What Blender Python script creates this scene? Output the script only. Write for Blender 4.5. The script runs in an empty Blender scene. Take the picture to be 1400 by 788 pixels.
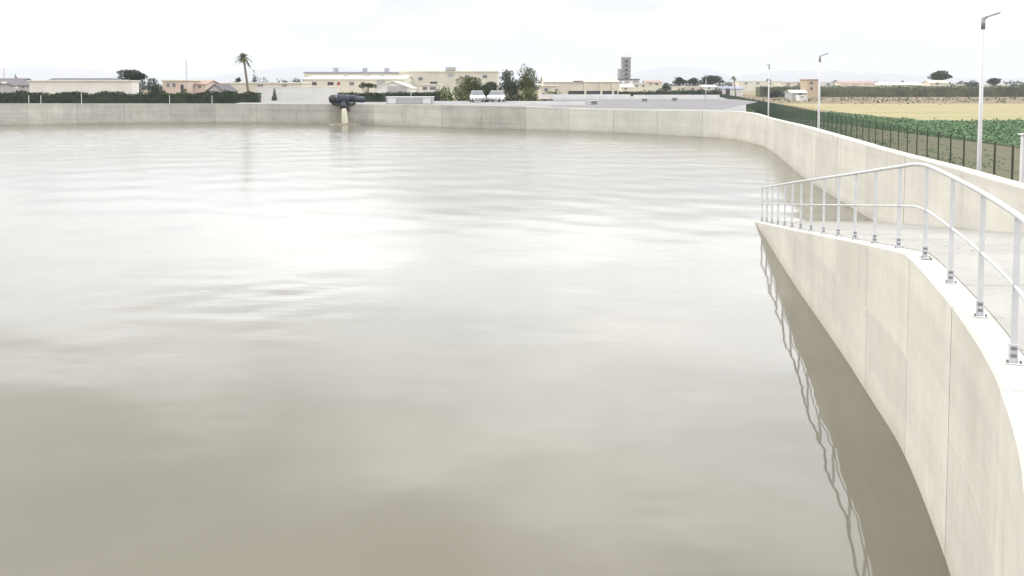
import bpy, bmesh, math, random
import numpy as np
from mathutils import Vector, Matrix
from mathutils import noise as mnoise

random.seed(7)
rng = np.random.default_rng(7)
S = bpy.context.scene
C = S.collection
R = math.radians

# ------------------------------------------------------------------ camera
F = 1300.0            # focal length in pixels of a 1400 px wide frame
PITCH = 3.5
CAMZ = 4.56           # camera above the water (water level is z = 0)
HORIZON = 115.0
CY = HORIZON + F * math.tan(R(PITCH))
cam = bpy.data.cameras.new('camera')
cam.sensor_width = 36.0
cam.lens = F / 1400.0 * 36.0
cam.shift_y = -(394.0 - CY) / 1400.0
cam.clip_start = 0.1
cam.clip_end = 40000
camo = bpy.data.objects.new('camera', cam)
camo.location = (0, 0, CAMZ)
camo.rotation_euler = (R(90 - PITCH), 0, 0)
C.objects.link(camo)
S.camera = camo

# ------------------------------------------------------------------ world: bright overcast sky
SUN_EL, SUN_AZ = R(38), R(-75)      # azimuth measured from +Y (view direction) towards +X; sun stands to the left
W = bpy.data.worlds.new('World')
S.world = W
W.use_nodes = True
nt = W.node_tree
for n in list(nt.nodes):
    nt.nodes.remove(n)
def N(tree, kind, **kw):
    n = tree.nodes.new(kind)
    for k, v in kw.items():
        setattr(n, k, v)
    return n
L = nt.links.new
out = N(nt, 'ShaderNodeOutputWorld')
bg = N(nt, 'ShaderNodeBackground')
sky = N(nt, 'ShaderNodeTexSky', sky_type='NISHITA')
sky.sun_disc = False
sky.sun_elevation = SUN_EL
sky.sun_rotation = SUN_AZ
sky.air_density = 1.0
sky.dust_density = 2.0
tc = N(nt, 'ShaderNodeTexCoord')
# clouds laid out on a plane overhead: direction / (z + offset)
sep = N(nt, 'ShaderNodeSeparateXYZ')
L(tc.outputs['Generated'], sep.inputs[0])
addz = N(nt, 'ShaderNodeMath', operation='ADD'); addz.inputs[1].default_value = 0.13
mx = N(nt, 'ShaderNodeMath', operation='MAXIMUM'); mx.inputs[1].default_value = 0.0
L(sep.outputs['Z'], mx.inputs[0]); L(mx.outputs[0], addz.inputs[0])
dvx = N(nt, 'ShaderNodeMath', operation='DIVIDE'); dvy = N(nt, 'ShaderNodeMath', operation='DIVIDE')
L(sep.outputs['X'], dvx.inputs[0]); L(addz.outputs[0], dvx.inputs[1])
L(sep.outputs['Y'], dvy.inputs[0]); L(addz.outputs[0], dvy.inputs[1])
cmb = N(nt, 'ShaderNodeCombineXYZ'); L(dvx.outputs[0], cmb.inputs[0]); L(dvy.outputs[0], cmb.inputs[1])
cmb.inputs[2].default_value = 3.7
cn = N(nt, 'ShaderNodeTexNoise'); cn.inputs['Scale'].default_value = 0.9; cn.inputs['Detail'].default_value = 5.0
cn.inputs['Roughness'].default_value = 0.52; cn.inputs['Distortion'].default_value = 0.3
L(cmb.outputs[0], cn.inputs['Vector'])
cr = N(nt, 'ShaderNodeValToRGB')
e = cr.color_ramp.elements
e[0].position = 0.40; e[0].color = (2.52, 2.57, 2.64, 1)
e[1].position = 0.58; e[1].color = (3.42, 3.41, 3.40, 1)
L(cn.outputs['Fac'], cr.inputs[0])
# overcast sky: luminance grows towards the zenith (1 + 2 sin elevation), with a brighter bank of thin cloud
def M_(op, a_, b_):
    q = N(nt, 'ShaderNodeMath', operation=op)
    for i_, v_ in enumerate((a_, b_)):
        if isinstance(v_, (int, float)): q.inputs[i_].default_value = v_
        else: L(v_, q.inputs[i_])
    return q.outputs[0]
def MR_(v_, a_, b_, c_, d_):
    q = N(nt, 'ShaderNodeMapRange', interpolation_type='SMOOTHSTEP')
    for i_, w_ in enumerate((a_, b_, c_, d_)): q.inputs[i_ + 1].default_value = w_
    L(v_, q.inputs[0]); return q.outputs[0]
bn = N(nt, 'ShaderNodeTexNoise'); bn.inputs['Scale'].default_value = 2.6; bn.inputs['Detail'].default_value = 4.0
bmp = N(nt, 'ShaderNodeMapping'); bmp.inputs['Scale'].default_value = (1, 1, 2.5); L(tc.outputs['Generated'], bmp.inputs['Vector']); L(bmp.outputs[0], bn.inputs['Vector'])
zw = M_('ADD', mx.outputs[0], MR_(bn.outputs['Fac'], 0.3, 0.7, -0.045, 0.045))
zt_up = M_('SUBTRACT', zw, M_('MULTIPLY', sep.outputs['X'], 0.36))      # the bank hangs lower towards the left
bank = M_('MULTIPLY', MR_(zw, 0.045, 0.18, 0.0, 1.0), MR_(zt_up, 0.26, 0.50, 1.0, 0.0))
grad = M_('ADD', M_('MULTIPLY', M_('MAXIMUM', M_('SUBTRACT', mx.outputs[0], 0.05), 0.0), 1.75), 1.0)
lum = M_('MULTIPLY', grad, M_('ADD', M_('MULTIPLY', bank, 1.7), 1.0))
lsc = N(nt, 'ShaderNodeVectorMath', operation='SCALE')
L(cr.outputs[0], lsc.inputs[0]); L(lum, lsc.inputs['Scale'])
mixs = N(nt, 'ShaderNodeMix', data_type='RGBA'); mixs.inputs[0].default_value = 0.965
L(sky.outputs[0], mixs.inputs[6]); L(lsc.outputs[0], mixs.inputs[7])
L(mixs.outputs[2], bg.inputs['Color'])
bg.inputs['Strength'].default_value = 0.15
L(bg.outputs[0], out.inputs['Surface'])

sun = bpy.data.lights.new('sun', 'SUN')
sun.energy = 1.4
sun.angle = R(12)
sun.color = (1.0, 0.955, 0.88)
suno = bpy.data.objects.new('sun', sun)
d = Vector((math.sin(SUN_AZ) * math.cos(SUN_EL), math.cos(SUN_AZ) * math.cos(SUN_EL), math.sin(SUN_EL)))
suno.rotation_euler = d.to_track_quat('Z', 'Y').to_euler()
suno.location = (-20, 0, 40)
C.objects.link(suno)

S.view_settings.view_transform = 'Standard'
S.view_settings.look = 'None'
S.view_settings.exposure = 0.87
S.view_settings.gamma = 1.0
S.cycles.max_bounces = 6
S.cycles.diffuse_bounces = 3
S.cycles.glossy_bounces = 3
S.cycles.volume_bounces = 0
S.cycles.use_denoising = True

# ------------------------------------------------------------------ measuring helpers
cp, sp = math.cos(R(PITCH)), math.sin(R(PITCH))
def ray(px, py):
    cx, cy = (px - 700) / F, (CY - py) / F
    return Vector((cx, cp + cy * sp, -sp + cy * cp))
def at(px, py, z):                       # where the sight line meets the level z
    r = ray(px, py)
    t = (z - CAMZ) / r.z
    return Vector((r.x * t, r.y * t, z))
def atY(px, py, Y):                      # where the sight line meets the distance Y
    r = ray(px, py)
    t = Y / r.y
    return Vector((r.x * t, Y, CAMZ + r.z * t))
def xz(px, py, Y):
    v = atY(px, py, Y)
    return v.x, v.z

# ------------------------------------------------------------------ materials
def mat(name, col, rough=0.8, metal=0.0, var=0.0, scale=1.0, bump=0.0, bscale=20.0, spec=0.5):
    m = bpy.data.materials.new(name)
    m.use_nodes = True
    t = m.node_tree
    b = t.nodes['Principled BSDF']
    b.inputs['Roughness'].default_value = rough
    b.inputs['Metallic'].default_value = metal
    b.inputs['Specular IOR Level'].default_value = spec
    b.inputs['Base Color'].default_value = (*col, 1)
    g = t.nodes.new('ShaderNodeNewGeometry')
    if var > 0:
        n = t.nodes.new('ShaderNodeTexNoise')
        n.inputs['Scale'].default_value = scale
        n.inputs['Detail'].default_value = 5
        n.inputs['Roughness'].default_value = 0.6
        t.links.new(g.outputs['Position'], n.inputs['Vector'])
        r = t.nodes.new('ShaderNodeValToRGB')
        r.color_ramp.elements[0].position = 0.3
        r.color_ramp.elements[1].position = 0.72
        r.color_ramp.elements[0].color = tuple(c * (1 - var) for c in col) + (1,)
        r.color_ramp.elements[1].color = tuple(min(1, c * (1 + var)) for c in col) + (1,)
        t.links.new(n.outputs['Fac'], r.inputs[0])
        t.links.new(r.outputs[0], b.inputs['Base Color'])
    if bump > 0:
        n2 = t.nodes.new('ShaderNodeTexNoise')
        n2.inputs['Scale'].default_value = bscale
        n2.inputs['Detail'].default_value = 4
        t.links.new(g.outputs['Position'], n2.inputs['Vector'])
        bp = t.nodes.new('ShaderNodeBump')
        bp.inputs['Strength'].default_value = bump
        bp.inputs['Distance'].default_value = 0.02
        t.links.new(n2.outputs['Fac'], bp.inputs['Height'])
        t.links.new(bp.outputs[0], b.inputs['Normal'])
    return m

def concrete(name, col, spot=None, *, dirt=(0.27, 0.25, 0.20), streak=0.5, damp=0.3, blotch=0.14, panelvar=0.06, boards=0.0):
    m = bpy.data.materials.new(name)
    m.use_nodes = True
    t = m.node_tree
    ln = t.links.new
    b = t.nodes['Principled BSDF']
    b.inputs['Roughness'].default_value = 0.82
    b.inputs['Specular IOR Level'].default_value = 0.3
    g = t.nodes.new('ShaderNodeNewGeometry')
    def noise(sc, det, vec, rough=0.6):
        n = t.nodes.new('ShaderNodeTexNoise')
        n.inputs['Scale'].default_value = sc; n.inputs['Detail'].default_value = det
        n.inputs['Roughness'].default_value = rough
        ln(vec, n.inputs['Vector'])
        return n.outputs['Fac']
    def mapping(s):
        mp = t.nodes.new('ShaderNodeMapping')
        mp.inputs['Scale'].default_value = s
        ln(g.outputs['Position'], mp.inputs['Vector'])
        return mp.outputs[0]
    def mrange(v, a, b_, c, d_):
        r = t.nodes.new('ShaderNodeMapRange')
        r.inputs[1].default_value = a; r.inputs[2].default_value = b_
        r.inputs[3].default_value = c; r.inputs[4].default_value = d_
        ln(v, r.inputs[0]); return r.outputs[0]
    def math_(op, a, b_):
        r = t.nodes.new('ShaderNodeMath'); r.operation = op
        for i, q in enumerate((a, b_)):
            if isinstance(q, (int, float)): r.inputs[i].default_value = q
            else: ln(q, r.inputs[i])
        return r.outputs[0]
    pos = g.outputs['Position']
    big = mrange(noise(0.55, 6, pos), 0.3, 0.7, 1 - blotch, 1 + blotch)
    fine = mrange(noise(9.0, 5, pos), 0.3, 0.7, 1 - blotch * 0.45, 1 + blotch * 0.45)
    oi = t.nodes.new('ShaderNodeObjectInfo')
    pv = mrange(oi.outputs['Random'], 0, 1, 1 - panelvar, 1 + panelvar)
    v = math_('MULTIPLY', math_('MULTIPLY', big, fine), pv)
    if boards > 0:                                   # horizontal pour bands
        hb = noise(1.0, 3, mapping((0.05, 0.05, 2.6)))
        v = math_('MULTIPLY', v, mrange(hb, 0.35, 0.65, 1 - boards, 1 + boards))
    sc = t.nodes.new('ShaderNodeVectorMath'); sc.operation = 'SCALE'
    sc.inputs[0].default_value = col
    ln(v, sc.inputs['Scale'])
    st = mrange(noise(1.0, 4, mapping((3.2, 3.2, 0.22)), 0.65), 0.47, 0.74, 0, streak)
    st2 = mrange(noise(0.8, 3, pos), 0.4, 0.65, 0.15, 1)
    st = math_('MULTIPLY', st, st2)
    sp_ = t.nodes.new('ShaderNodeSeparateXYZ'); ln(pos, sp_.inputs[0])
    dz = math_('ADD', sp_.outputs['Z'], mrange(noise(1.6, 4, pos), 0.3, 0.7, -0.12, 0.12))
    dm = mrange(dz, 0.05, 0.34, damp, 0)
    fac = math_('MAXIMUM', st, dm)
    if spot:                                         # wet silt splashed up the wall round the discharge
        vd = t.nodes.new('ShaderNodeVectorMath'); vd.operation = 'DISTANCE'
        ln(mapping((1, 1, 1.25)), vd.inputs[0]); vd.inputs[1].default_value = (spot[0], spot[1], spot[2] * 1.25)
        dd = math_('ADD', vd.outputs['Value'], mrange(noise(1.4, 5, pos), 0.3, 0.7, -0.5, 0.5))
        fac = math_('MAXIMUM', fac, mrange(dd, 1.5, 2.7, 0.85, 0.0))
    mi = t.nodes.new('ShaderNodeMix'); mi.data_type = 'RGBA'
    ln(fac, mi.inputs[0])
    ln(sc.outputs[0], mi.inputs[6]); mi.inputs[7].default_value = (*dirt, 1)
    ln(mi.outputs[2], b.inputs['Base Color'])
    h = math_('ADD', math_('MULTIPLY', noise(35, 3, pos), 0.5), noise(3.0, 4, pos))
    bp = t.nodes.new('ShaderNodeBump'); bp.inputs['Strength'].default_value = 0.25; bp.inputs['Distance'].default_value = 0.015
    ln(h, bp.inputs['Height']); ln(bp.outputs[0], b.inputs['Normal'])
    return m

M = {}
M['conc_wall'] = concrete('concrete_wall', (0.50, 0.484, 0.435), boards=0.05, streak=0.30, blotch=0.10)
M['conc_far'] = concrete('concrete_far', (0.42, 0.405, 0.36), spot=(-18.9, 109, 0.45), streak=0.55, damp=0.55, blotch=0.16, panelvar=0.1, boards=0.1)
M['conc_core'] = mat('concrete_joint', (0.14, 0.13, 0.11), 0.95)
M['conc_deck'] = concrete('concrete_deck', (0.33, 0.32, 0.30), streak=0.3, damp=0.35, blotch=0.14, panelvar=0.03)
M['joint_pale'] = mat('deck_joint', (0.22, 0.21, 0.19), 0.95)
M['apron'] = mat('apron_concrete', (0.235, 0.23, 0.23), 0.9, var=0.12, scale=0.25)
M['apron_dark'] = mat('asphalt_light', (0.165, 0.16, 0.165), 0.9, var=0.15, scale=0.3)
M['galv'] = mat('galvanised_steel', (0.57, 0.58, 0.59), 0.5, 0.35, var=0.08, scale=6)
M['galv_dark'] = mat('weathered_bracket', (0.50, 0.505, 0.52), 0.55, 0.2, var=0.2, scale=30)
M['bolt'] = mat('dark_bolt', (0.20, 0.20, 0.21), 0.5, 0.5)
M['white_post'] = mat('white_painted_steel', (0.52, 0.52, 0.53), 0.45, var=0.04, scale=5)
M['lamp_grey'] = mat('lamp_grey', (0.22, 0.225, 0.235), 0.45, 0.4)
M['fence_green'] = mat('fence_green', (0.028, 0.062, 0.034), 0.6)
M['fence_post'] = mat('fence_post', (0.035, 0.042, 0.022), 0.6)
M['leaf_dark'] = mat('leaf_dark', (0.030, 0.048, 0.018), 0.7, var=0.55, scale=0.9, spec=0.2)
M['leaf_black'] = mat('leaf_deep', (0.028, 0.040, 0.026), 0.7, var=0.5, scale=0.7, spec=0.2)
M['leaf_olive'] = mat('leaf_olive', (0.085, 0.100, 0.030), 0.7, var=0.5, scale=0.8, spec=0.2)
M['leaf_bright'] = mat('leaf_bright', (0.080, 0.125, 0.020), 0.7, var=0.45, scale=1.0, spec=0.2)
M['leaf_grey'] = mat('leaf_grey', (0.10, 0.115, 0.085), 0.7, var=0.45, scale=0.8, spec=0.2)
M['leaf_crop'] = mat('leaf_crop', (0.125, 0.195, 0.105), 0.8, var=0.22, scale=0.5, spec=0.2)
M['leaf_reed'] = mat('leaf_reed', (0.10, 0.115, 0.065), 0.8, var=0.5, scale=0.12, spec=0.2)
M['leaf_palm'] = mat('leaf_palm', (0.075, 0.090, 0.030), 0.6, var=0.5, scale=1.2, spec=0.3)
M['leaf_dry'] = mat('leaf_dry', (0.20, 0.145, 0.07), 0.8, var=0.3, scale=1.2, spec=0.2)
M['bark'] = mat('bark', (0.11, 0.085, 0.06), 0.9, var=0.3, scale=4)
M['palm_bark'] = mat('palm_bark', (0.17, 0.14, 0.11), 0.9, var=0.3, scale=6)
M['glass'] = mat('window_glass', (0.13, 0.14, 0.15), 0.3)
M['dark'] = mat('dark_opening', (0.035, 0.035, 0.04), 0.7)
M['frame'] = mat('window_frame', (0.45, 0.44, 0.42), 0.6)
M['tyre'] = mat('tyre', (0.02, 0.02, 0.02), 0.8)
M['rim'] = mat('rim', (0.5, 0.5, 0.52), 0.35, 0.7)
M['car_white'] = mat('car_white', (0.80, 0.80, 0.79), 0.25)
M['red'] = mat('red_lamp', (0.35, 0.02, 0.015), 0.3)
M['lens'] = mat('clear_lens', (0.65, 0.66, 0.68), 0.2)
M['plate'] = mat('plate_white', (0.7, 0.7, 0.66), 0.5)
M['pipe_blue'] = mat('pipe_blue', (0.018, 0.028, 0.042), 0.45, var=0.3, scale=2)
M['pipe_black'] = mat('pipe_black', (0.025, 0.027, 0.033), 0.5, var=0.3, scale=2)
M['pipe_steel'] = mat('pipe_steel', (0.05, 0.075, 0.12), 0.5, 0.0)

def wallmat(key, col, var=0.08):
    if key not in M:
        M[key] = mat(key, col, 0.85, var=var, scale=0.35)
    return M[key]
wallmat('cream', (0.60, 0.57, 0.48)); wallmat('white_wall', (0.62, 0.60, 0.57)); wallmat('pink', (0.50, 0.40, 0.35))
wallmat('tan', (0.56, 0.52, 0.44)); wallmat('grey_wall', (0.36, 0.36, 0.37)); wallmat('orange', (0.46, 0.36, 0.26))
wallmat('roof_beige', (0.42, 0.40, 0.35)); wallmat('roof_dark', (0.11, 0.10, 0.11)); wallmat('roof_tile', (0.32, 0.22, 0.17)); wallmat('roof_pale', (0.60, 0.585, 0.52))
wallmat('roof_blue', (0.26, 0.29, 0.36)); wallmat('grey_silo', (0.27, 0.27, 0.28)); wallmat('pale_grey', (0.60, 0.60, 0.60))
wallmat('green_shed', (0.13, 0.19, 0.13)); wallmat('brick_red', (0.33, 0.22, 0.18))

# ------------------------------------------------------------------ object helpers
def tag(o, label=None, cat=None, group=None, kind=None):
    if label: o['label'] = label
    if cat: o['category'] = cat
    if group: o['group'] = group
    if kind: o['kind'] = kind
    return o
def thing(name, label, cat, loc=(0, 0, 0), group=None, rz=0.0):
    o = bpy.data.objects.new(name, None)
    o.empty_display_size = 0.3
    o.location = loc; o.rotation_euler = (0, 0, rz)
    C.objects.link(o)
    return tag(o, label, cat, group)
def link(name, me, m, parent=None, smooth=False):
    o = bpy.data.objects.new(name, me)
    if m is not None and not me.materials:
        me.materials.append(m)
    if smooth:
        me.shade_smooth()
    C.objects.link(o)
    if parent is not None:
        o.parent = parent
    return o
def mesh(name, verts, faces):
    me = bpy.data.meshes.new(name)
    me.from_pydata([tuple(v) for v in verts], [], faces)
    me.update()
    return me
class MB:
    def __init__(s): s.bm = bmesh.new()
    def box(s, x0, x1, y0, y1, z0, z1, bev=0.0):
        r = bmesh.ops.create_cube(s.bm, size=1.0)
        vs = r['verts']
        for v in vs:
            v.co = Vector(((x0 + x1) / 2 + v.co.x * (x1 - x0), (y0 + y1) / 2 + v.co.y * (y1 - y0), (z0 + z1) / 2 + v.co.z * (z1 - z0)))
        if bev > 0:
            es = list({e for v in vs for e in v.link_edges})
            bmesh.ops.bevel(s.bm, geom=es, offset=bev, segments=1, affect='EDGES')
        return s
    def tube(s, pts, radii, seg=8, cap=True):
        rings = []
        n = len(pts)
        for i, p in enumerate(pts):
            p = Vector(p)
            a = Vector(pts[max(i - 1, 0)]); b = Vector(pts[min(i + 1, n - 1)])
            t = (b - a).normalized()
            up = Vector((0, 0, 1)) if abs(t.z) < 0.9 else Vector((1, 0, 0))
            u = t.cross(up).normalized(); w = t.cross(u).normalized()
            rr = radii[i] if hasattr(radii, '__len__') else radii
            rings.append([s.bm.verts.new(p + (u * math.cos(2 * math.pi * k / seg) + w * math.sin(2 * math.pi * k / seg)) * rr) for k in range(seg)])
        for i in range(n - 1):
            for k in range(seg):
                s.bm.faces.new((rings[i][k], rings[i][(k + 1) % seg], rings[i + 1][(k + 1) % seg], rings[i + 1][k]))
        if cap:
            s.bm.faces.new(rings[0][::-1]); s.bm.faces.new(rings[-1])
        return s
    def quad(s, *ps):
        s.bm.faces.new([s.bm.verts.new(Vector(p)) for p in ps]); return s
    def prism(s, poly, y0, y1):              # poly in xz, extruded along y
        a = [s.bm.verts.new((p[0], y0, p[1])) for p in poly]
        b = [s.bm.verts.new((p[0], y1, p[1])) for p in poly]
        n = len(poly)
        s.bm.faces.new(a); s.bm.faces.new(b[::-1])
        for i in range(n):
            s.bm.faces.new((a[i], b[i], b[(i + 1) % n], a[(i + 1) % n]))
        return s
    def build(s, name, m, parent=None, smooth=False):
        bmesh.ops.recalc_face_normals(s.bm, faces=s.bm.faces[:])
        me = bpy.data.meshes.new(name)
        s.bm.to_mesh(me); s.bm.free()
        return link(name, me, m, parent, smooth)

def copy_tree(o, parent=None):
    c = o.copy(); C.objects.link(c)
    c.parent = parent
    for ch in list(o.children):
        copy_tree(ch, c)
    return c

# ------------------------------------------------------------------ plan of the basin (world metres)
WATER_Z, DECK_Z, GROUND_Z = 0.0, 2.46, 0.21
RAMP_Y0, RAMP_Y1 = 11.75, 31.4
def ramp_z(y):
    if y <= RAMP_Y0: return DECK_Z
    return DECK_Z * (1 - (y - RAMP_Y0) / (RAMP_Y1 - RAMP_Y0))
def spline(pts, step):
    """Catmull-Rom through pts, resampled about every step metres (any number of columns)."""
    P = [np.array(p, float) for p in pts]
    P = [2 * P[0] - P[1]] + P + [2 * P[-1] - P[-2]]
    dense = []
    for i in range(1, len(P) - 2):
        for k in range(24):
            t = k / 24
            a, b, c, d_ = P[i - 1], P[i], P[i + 1], P[i + 2]
            dense.append(0.5 * ((2 * b) + (-a + c) * t + (2 * a - 5 * b + 4 * c - d_) * t * t + (-a + 3 * b - 3 * c + d_) * t ** 3))
    dense.append(P[-2])
    dense = np.array(dense)
    s = np.concatenate([[0], np.cumsum(np.linalg.norm(np.diff(dense[:, :2], axis=0), axis=1))])
    n = max(2, int(round(s[-1] / step)) + 1)
    q = np.linspace(0, s[-1], n)
    return np.stack([np.interp(q, s, dense[:, j]) for j in range(dense.shape[1])], 1), q

# the curved retaining wall of the ramp: face towards the water, from the far tip to behind the camera
rw_px = [(1035.5, 309), (1084, 386), (1129, 451), (1174, 519), (1219, 590), (1245, 641), (1271, 706), (1300, 788)]
rw = [tuple(at(x, y, 0)[:2]) for x, y in rw_px]
dirx = (rw[0][0] - rw[2][0]) / (rw[0][1] - rw[2][1])
rw = [(rw[0][0] + dirx * 5, rw[0][1] + 5)] + rw
for p in [at(1354, 500, DECK_Z), at(1387, 590, DECK_Z)]:
    rw.append((p.x, p.y))
rw += [(2.55, 4.6), (1.7, 3.0), (0.5, 1.3), (-1.2, 0.0), (-4.5, -1.0), (-12, -1.8), (-30, -3), (-74.5, -6)]
# outer basin wall: right side (from behind the camera), round the far corner, along the far side to the left
bw = []
for px, pt in [(1396, 256), (1300, 229), (1200, 202.5), (1100, 175.5)]:
    p = at(px, pt, DECK_Z if px > 1100 else 2.40); bw.append([p.x, p.y, DECK_Z])
sl = (bw[1][0] - bw[0][0]) / (bw[1][1] - bw[0][1])
bw = [[bw[0][0] - 26 * sl, bw[0][1] - 26, DECK_Z]] + bw
for px, pw, pt in [(1050, 203.5, 161.5), (1025, 195.5, 154.5), (990, 189.5, 151.8), (920, 185.3, 151.2), (850, 182, 150.3), (780, 179.5, 148.2), (710, 177.3, 145.5),
                   (640, 175.6, 144), (560, 173, 143), (480, 170.4, 142.5), (300, 168.6, 142), (150, 169.8, 141.8), (0, 171.5, 141.8), (-60, 172.2, 141.8)]:
    p = at(px, pw, 0)
    z = atY(px, pt, p.y).z
    bw.append([p.x, p.y, z])
bw += [[-74, 96, 2.4], [-77, 80, 2.4], [-77, 40, 2.4], [-76, -6.5, 2.4]]
RW, RWs = spline(rw, 0.3)
BW, BWs = spline(bw, 0.5)

def normals(P):
    t = np.gradient(P[:, :2], axis=0)
    t /= np.linalg.norm(t, axis=1)[:, None]
    return np.stack([t[:, 1], -t[:, 0]], 1)          # to the right of travel

def wall_piece(P, Nn, z0, z1, o0, o1, ch=0.0):
    """extruded wall along P; o0/o1 offsets along normal, face at o0; z0,z1 arrays; ch = chamfer."""
    vs, fs = [], []
    n = len(P)
    for i in range(n):
        a = P[i, :2] + Nn[i] * o0; b = P[i, :2] + Nn[i] * o1
        c1 = P[i, :2] + Nn[i] * (o0 + ch * (1 if o1 > o0 else -1))
        c2 = P[i, :2] + Nn[i] * (o1 - ch * (1 if o1 > o0 else -1))
        vs += [(a[0], a[1], z0[i]), (a[0], a[1], z1[i] - ch), (c1[0], c1[1], z1[i]), (c2[0], c2[1], z1[i]), (b[0], b[1], z1[i] - ch), (b[0], b[1], z0[i])]
    for i in range(n - 1):
        for k in range(6):
            fs.append((i * 6 + k, i * 6 + (k + 1) % 6, (i + 1) * 6 + (k + 1) % 6, (i + 1) * 6 + k))
    fs.append(tuple(range(6))[::-1]); fs.append(tuple((n - 1) * 6 + k for k in range(6)))
    bm = bmesh.new()
    bv = [bm.verts.new(v) for v in vs]
    for f in fs: bm.faces.new([bv[k] for k in f])
    bmesh.ops.recalc_face_normals(bm, faces=bm.faces[:])
    me = bpy.data.meshes.new('wall_piece')
    bm.to_mesh(me); bm.free()
    return me
def cut(P, s, a, b, m=None):
    """portion of a resampled path between lengths a and b."""
    m = m or max(2, int((b - a) / 0.45) + 2)
    q = np.linspace(a, b, m)
    return np.stack([np.interp(q, s, P[:, j]) for j in range(P.shape[1])], 1)
RWn, BWn = normals(RW), normals(BW)

# ------------------------------------------------------------------ water
def water_mat():
    m = bpy.data.materials.new('muddy_water'); m.use_nodes = True
    t = m.node_tree; ln = t.links.new
    b = t.nodes['Principled BSDF']
    b.inputs['IOR'].default_value = 1.333
    b.inputs['Roughness'].default_value = 0.035
    g = t.nodes.new('ShaderNodeNewGeometry')
    def mp(s, rot=0.0):
        q = t.nodes.new('ShaderNodeMapping'); q.inputs['Scale'].default_value = s
        q.inputs['Rotation'].default_value = (0, 0, R(rot))
        ln(g.outputs['Position'], q.inputs['Vector']); return q.outputs[0]
    def noise(sc, det, vec, rough=0.5, dist=0.0):
        n = t.nodes.new('ShaderNodeTexNoise')
        n.inputs['Scale'].default_value = sc; n.inputs['Detail'].default_value = det
        n.inputs['Roughness'].default_value = rough; n.inputs['Distortion'].default_value = dist
        ln(vec, n.inputs['Vector']); return n.outputs['Fac']
    def mr(v, a, b_, c, d_):
        r = t.nodes.new('ShaderNodeMapRange')
        for i, q in enumerate((a, b_, c, d_)): r.inputs[i + 1].default_value = q
        ln(v, r.inputs[0]); return r.outputs[0]
    def mth(op, a, b_):
        r = t.nodes.new('ShaderNodeMath'); r.operation = op
        for i, q in enumerate((a, b_)):
            if isinstance(q, (int, float)): r.inputs[i].default_value = q
            else: ln(q, r.inputs[i])
        return r.outputs[0]
    # silt colour with broad drifting clouds of mud
    rr = t.nodes.new('ShaderNodeValToRGB')
    rr.color_ramp.elements[0].position = 0.3; rr.color_ramp.elements[0].color = (0.120, 0.111, 0.084, 1)
    rr.color_ramp.elements[1].position = 0.7; rr.color_ramp.elements[1].color = (0.156, 0.144, 0.109, 1)
    ln(noise(0.16, 4, mp((1, 1, 1))), rr.inputs[0])
    ln(rr.outputs[0], b.inputs['Base Color'])
    # swell, wind ripples in patches
    sy = t.nodes.new('ShaderNodeSeparateXYZ'); ln(g.outputs['Position'], sy.inputs[0])
    ln(mr(sy.outputs['Y'], 14, 55, 0.03, 0.17), b.inputs['Roughness'])    # wavelets too small to model, growing where the wind reaches
    far = mth('MULTIPLY', mr(sy.outputs['Y'], 40, 90, 0.0, 2.6), mr(sy.outputs['X'], 4, 18, 1.0, 0.25))          # the open far water is ruffled by wind, the near corner lies calm
    patch = mr(noise(0.075, 3, mp((1.0, 1.5, 1), 12), 0.55, 0.4), 0.50, 0.66, 0.0, 1.0)
    gd = t.nodes.new('ShaderNodeVectorMath'); gd.operation = 'DISTANCE'      # one small gust left of the middle
    ln(mp((1.0, 0.85, 1)), gd.inputs[0]); gd.inputs[1].default_value = (-5.9, 19.6 * 0.85, 0)
    gust = mr(mth('ADD', gd.outputs['Value'], mr(noise(0.5, 3, g.outputs['Position']), 0.3, 0.7, -1.0, 1.0)), 1.6, 3.2, 0.5, 0.0)
    patch = mth('ADD', mth('ADD', mth('MULTIPLY', patch, 0.16), gust), far)
    swell = noise(0.33, 2, mp((1.0, 1.8, 1), -8), 0.4)
    wob = noise(1.15, 1, mp((0.9, 1.3, 1), 30), 0.4)
    rip = noise(2.3, 3, mp((0.5, 1.5, 1), 10), 0.5)
    h = mth('ADD', mth('MULTIPLY', mth('MULTIPLY', rip, patch), 0.010), mth('MULTIPLY', wob, 0.0045))
    bp = t.nodes.new('ShaderNodeBump'); bp.inputs['Strength'].default_value = 1.0; bp.inputs['Distance'].default_value = 1.0
    ln(h, bp.inputs['Height']); ln(bp.outputs[0], b.inputs['Normal'])
    return m
M['water'] = water_mat()
bw_back = BW[:, :2] + BWn * 0.2          # mid thickness of the basin wall
def side(P):                             # outward side of the basin wall: travel goes anticlockwise, right is outside
    return 1
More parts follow.
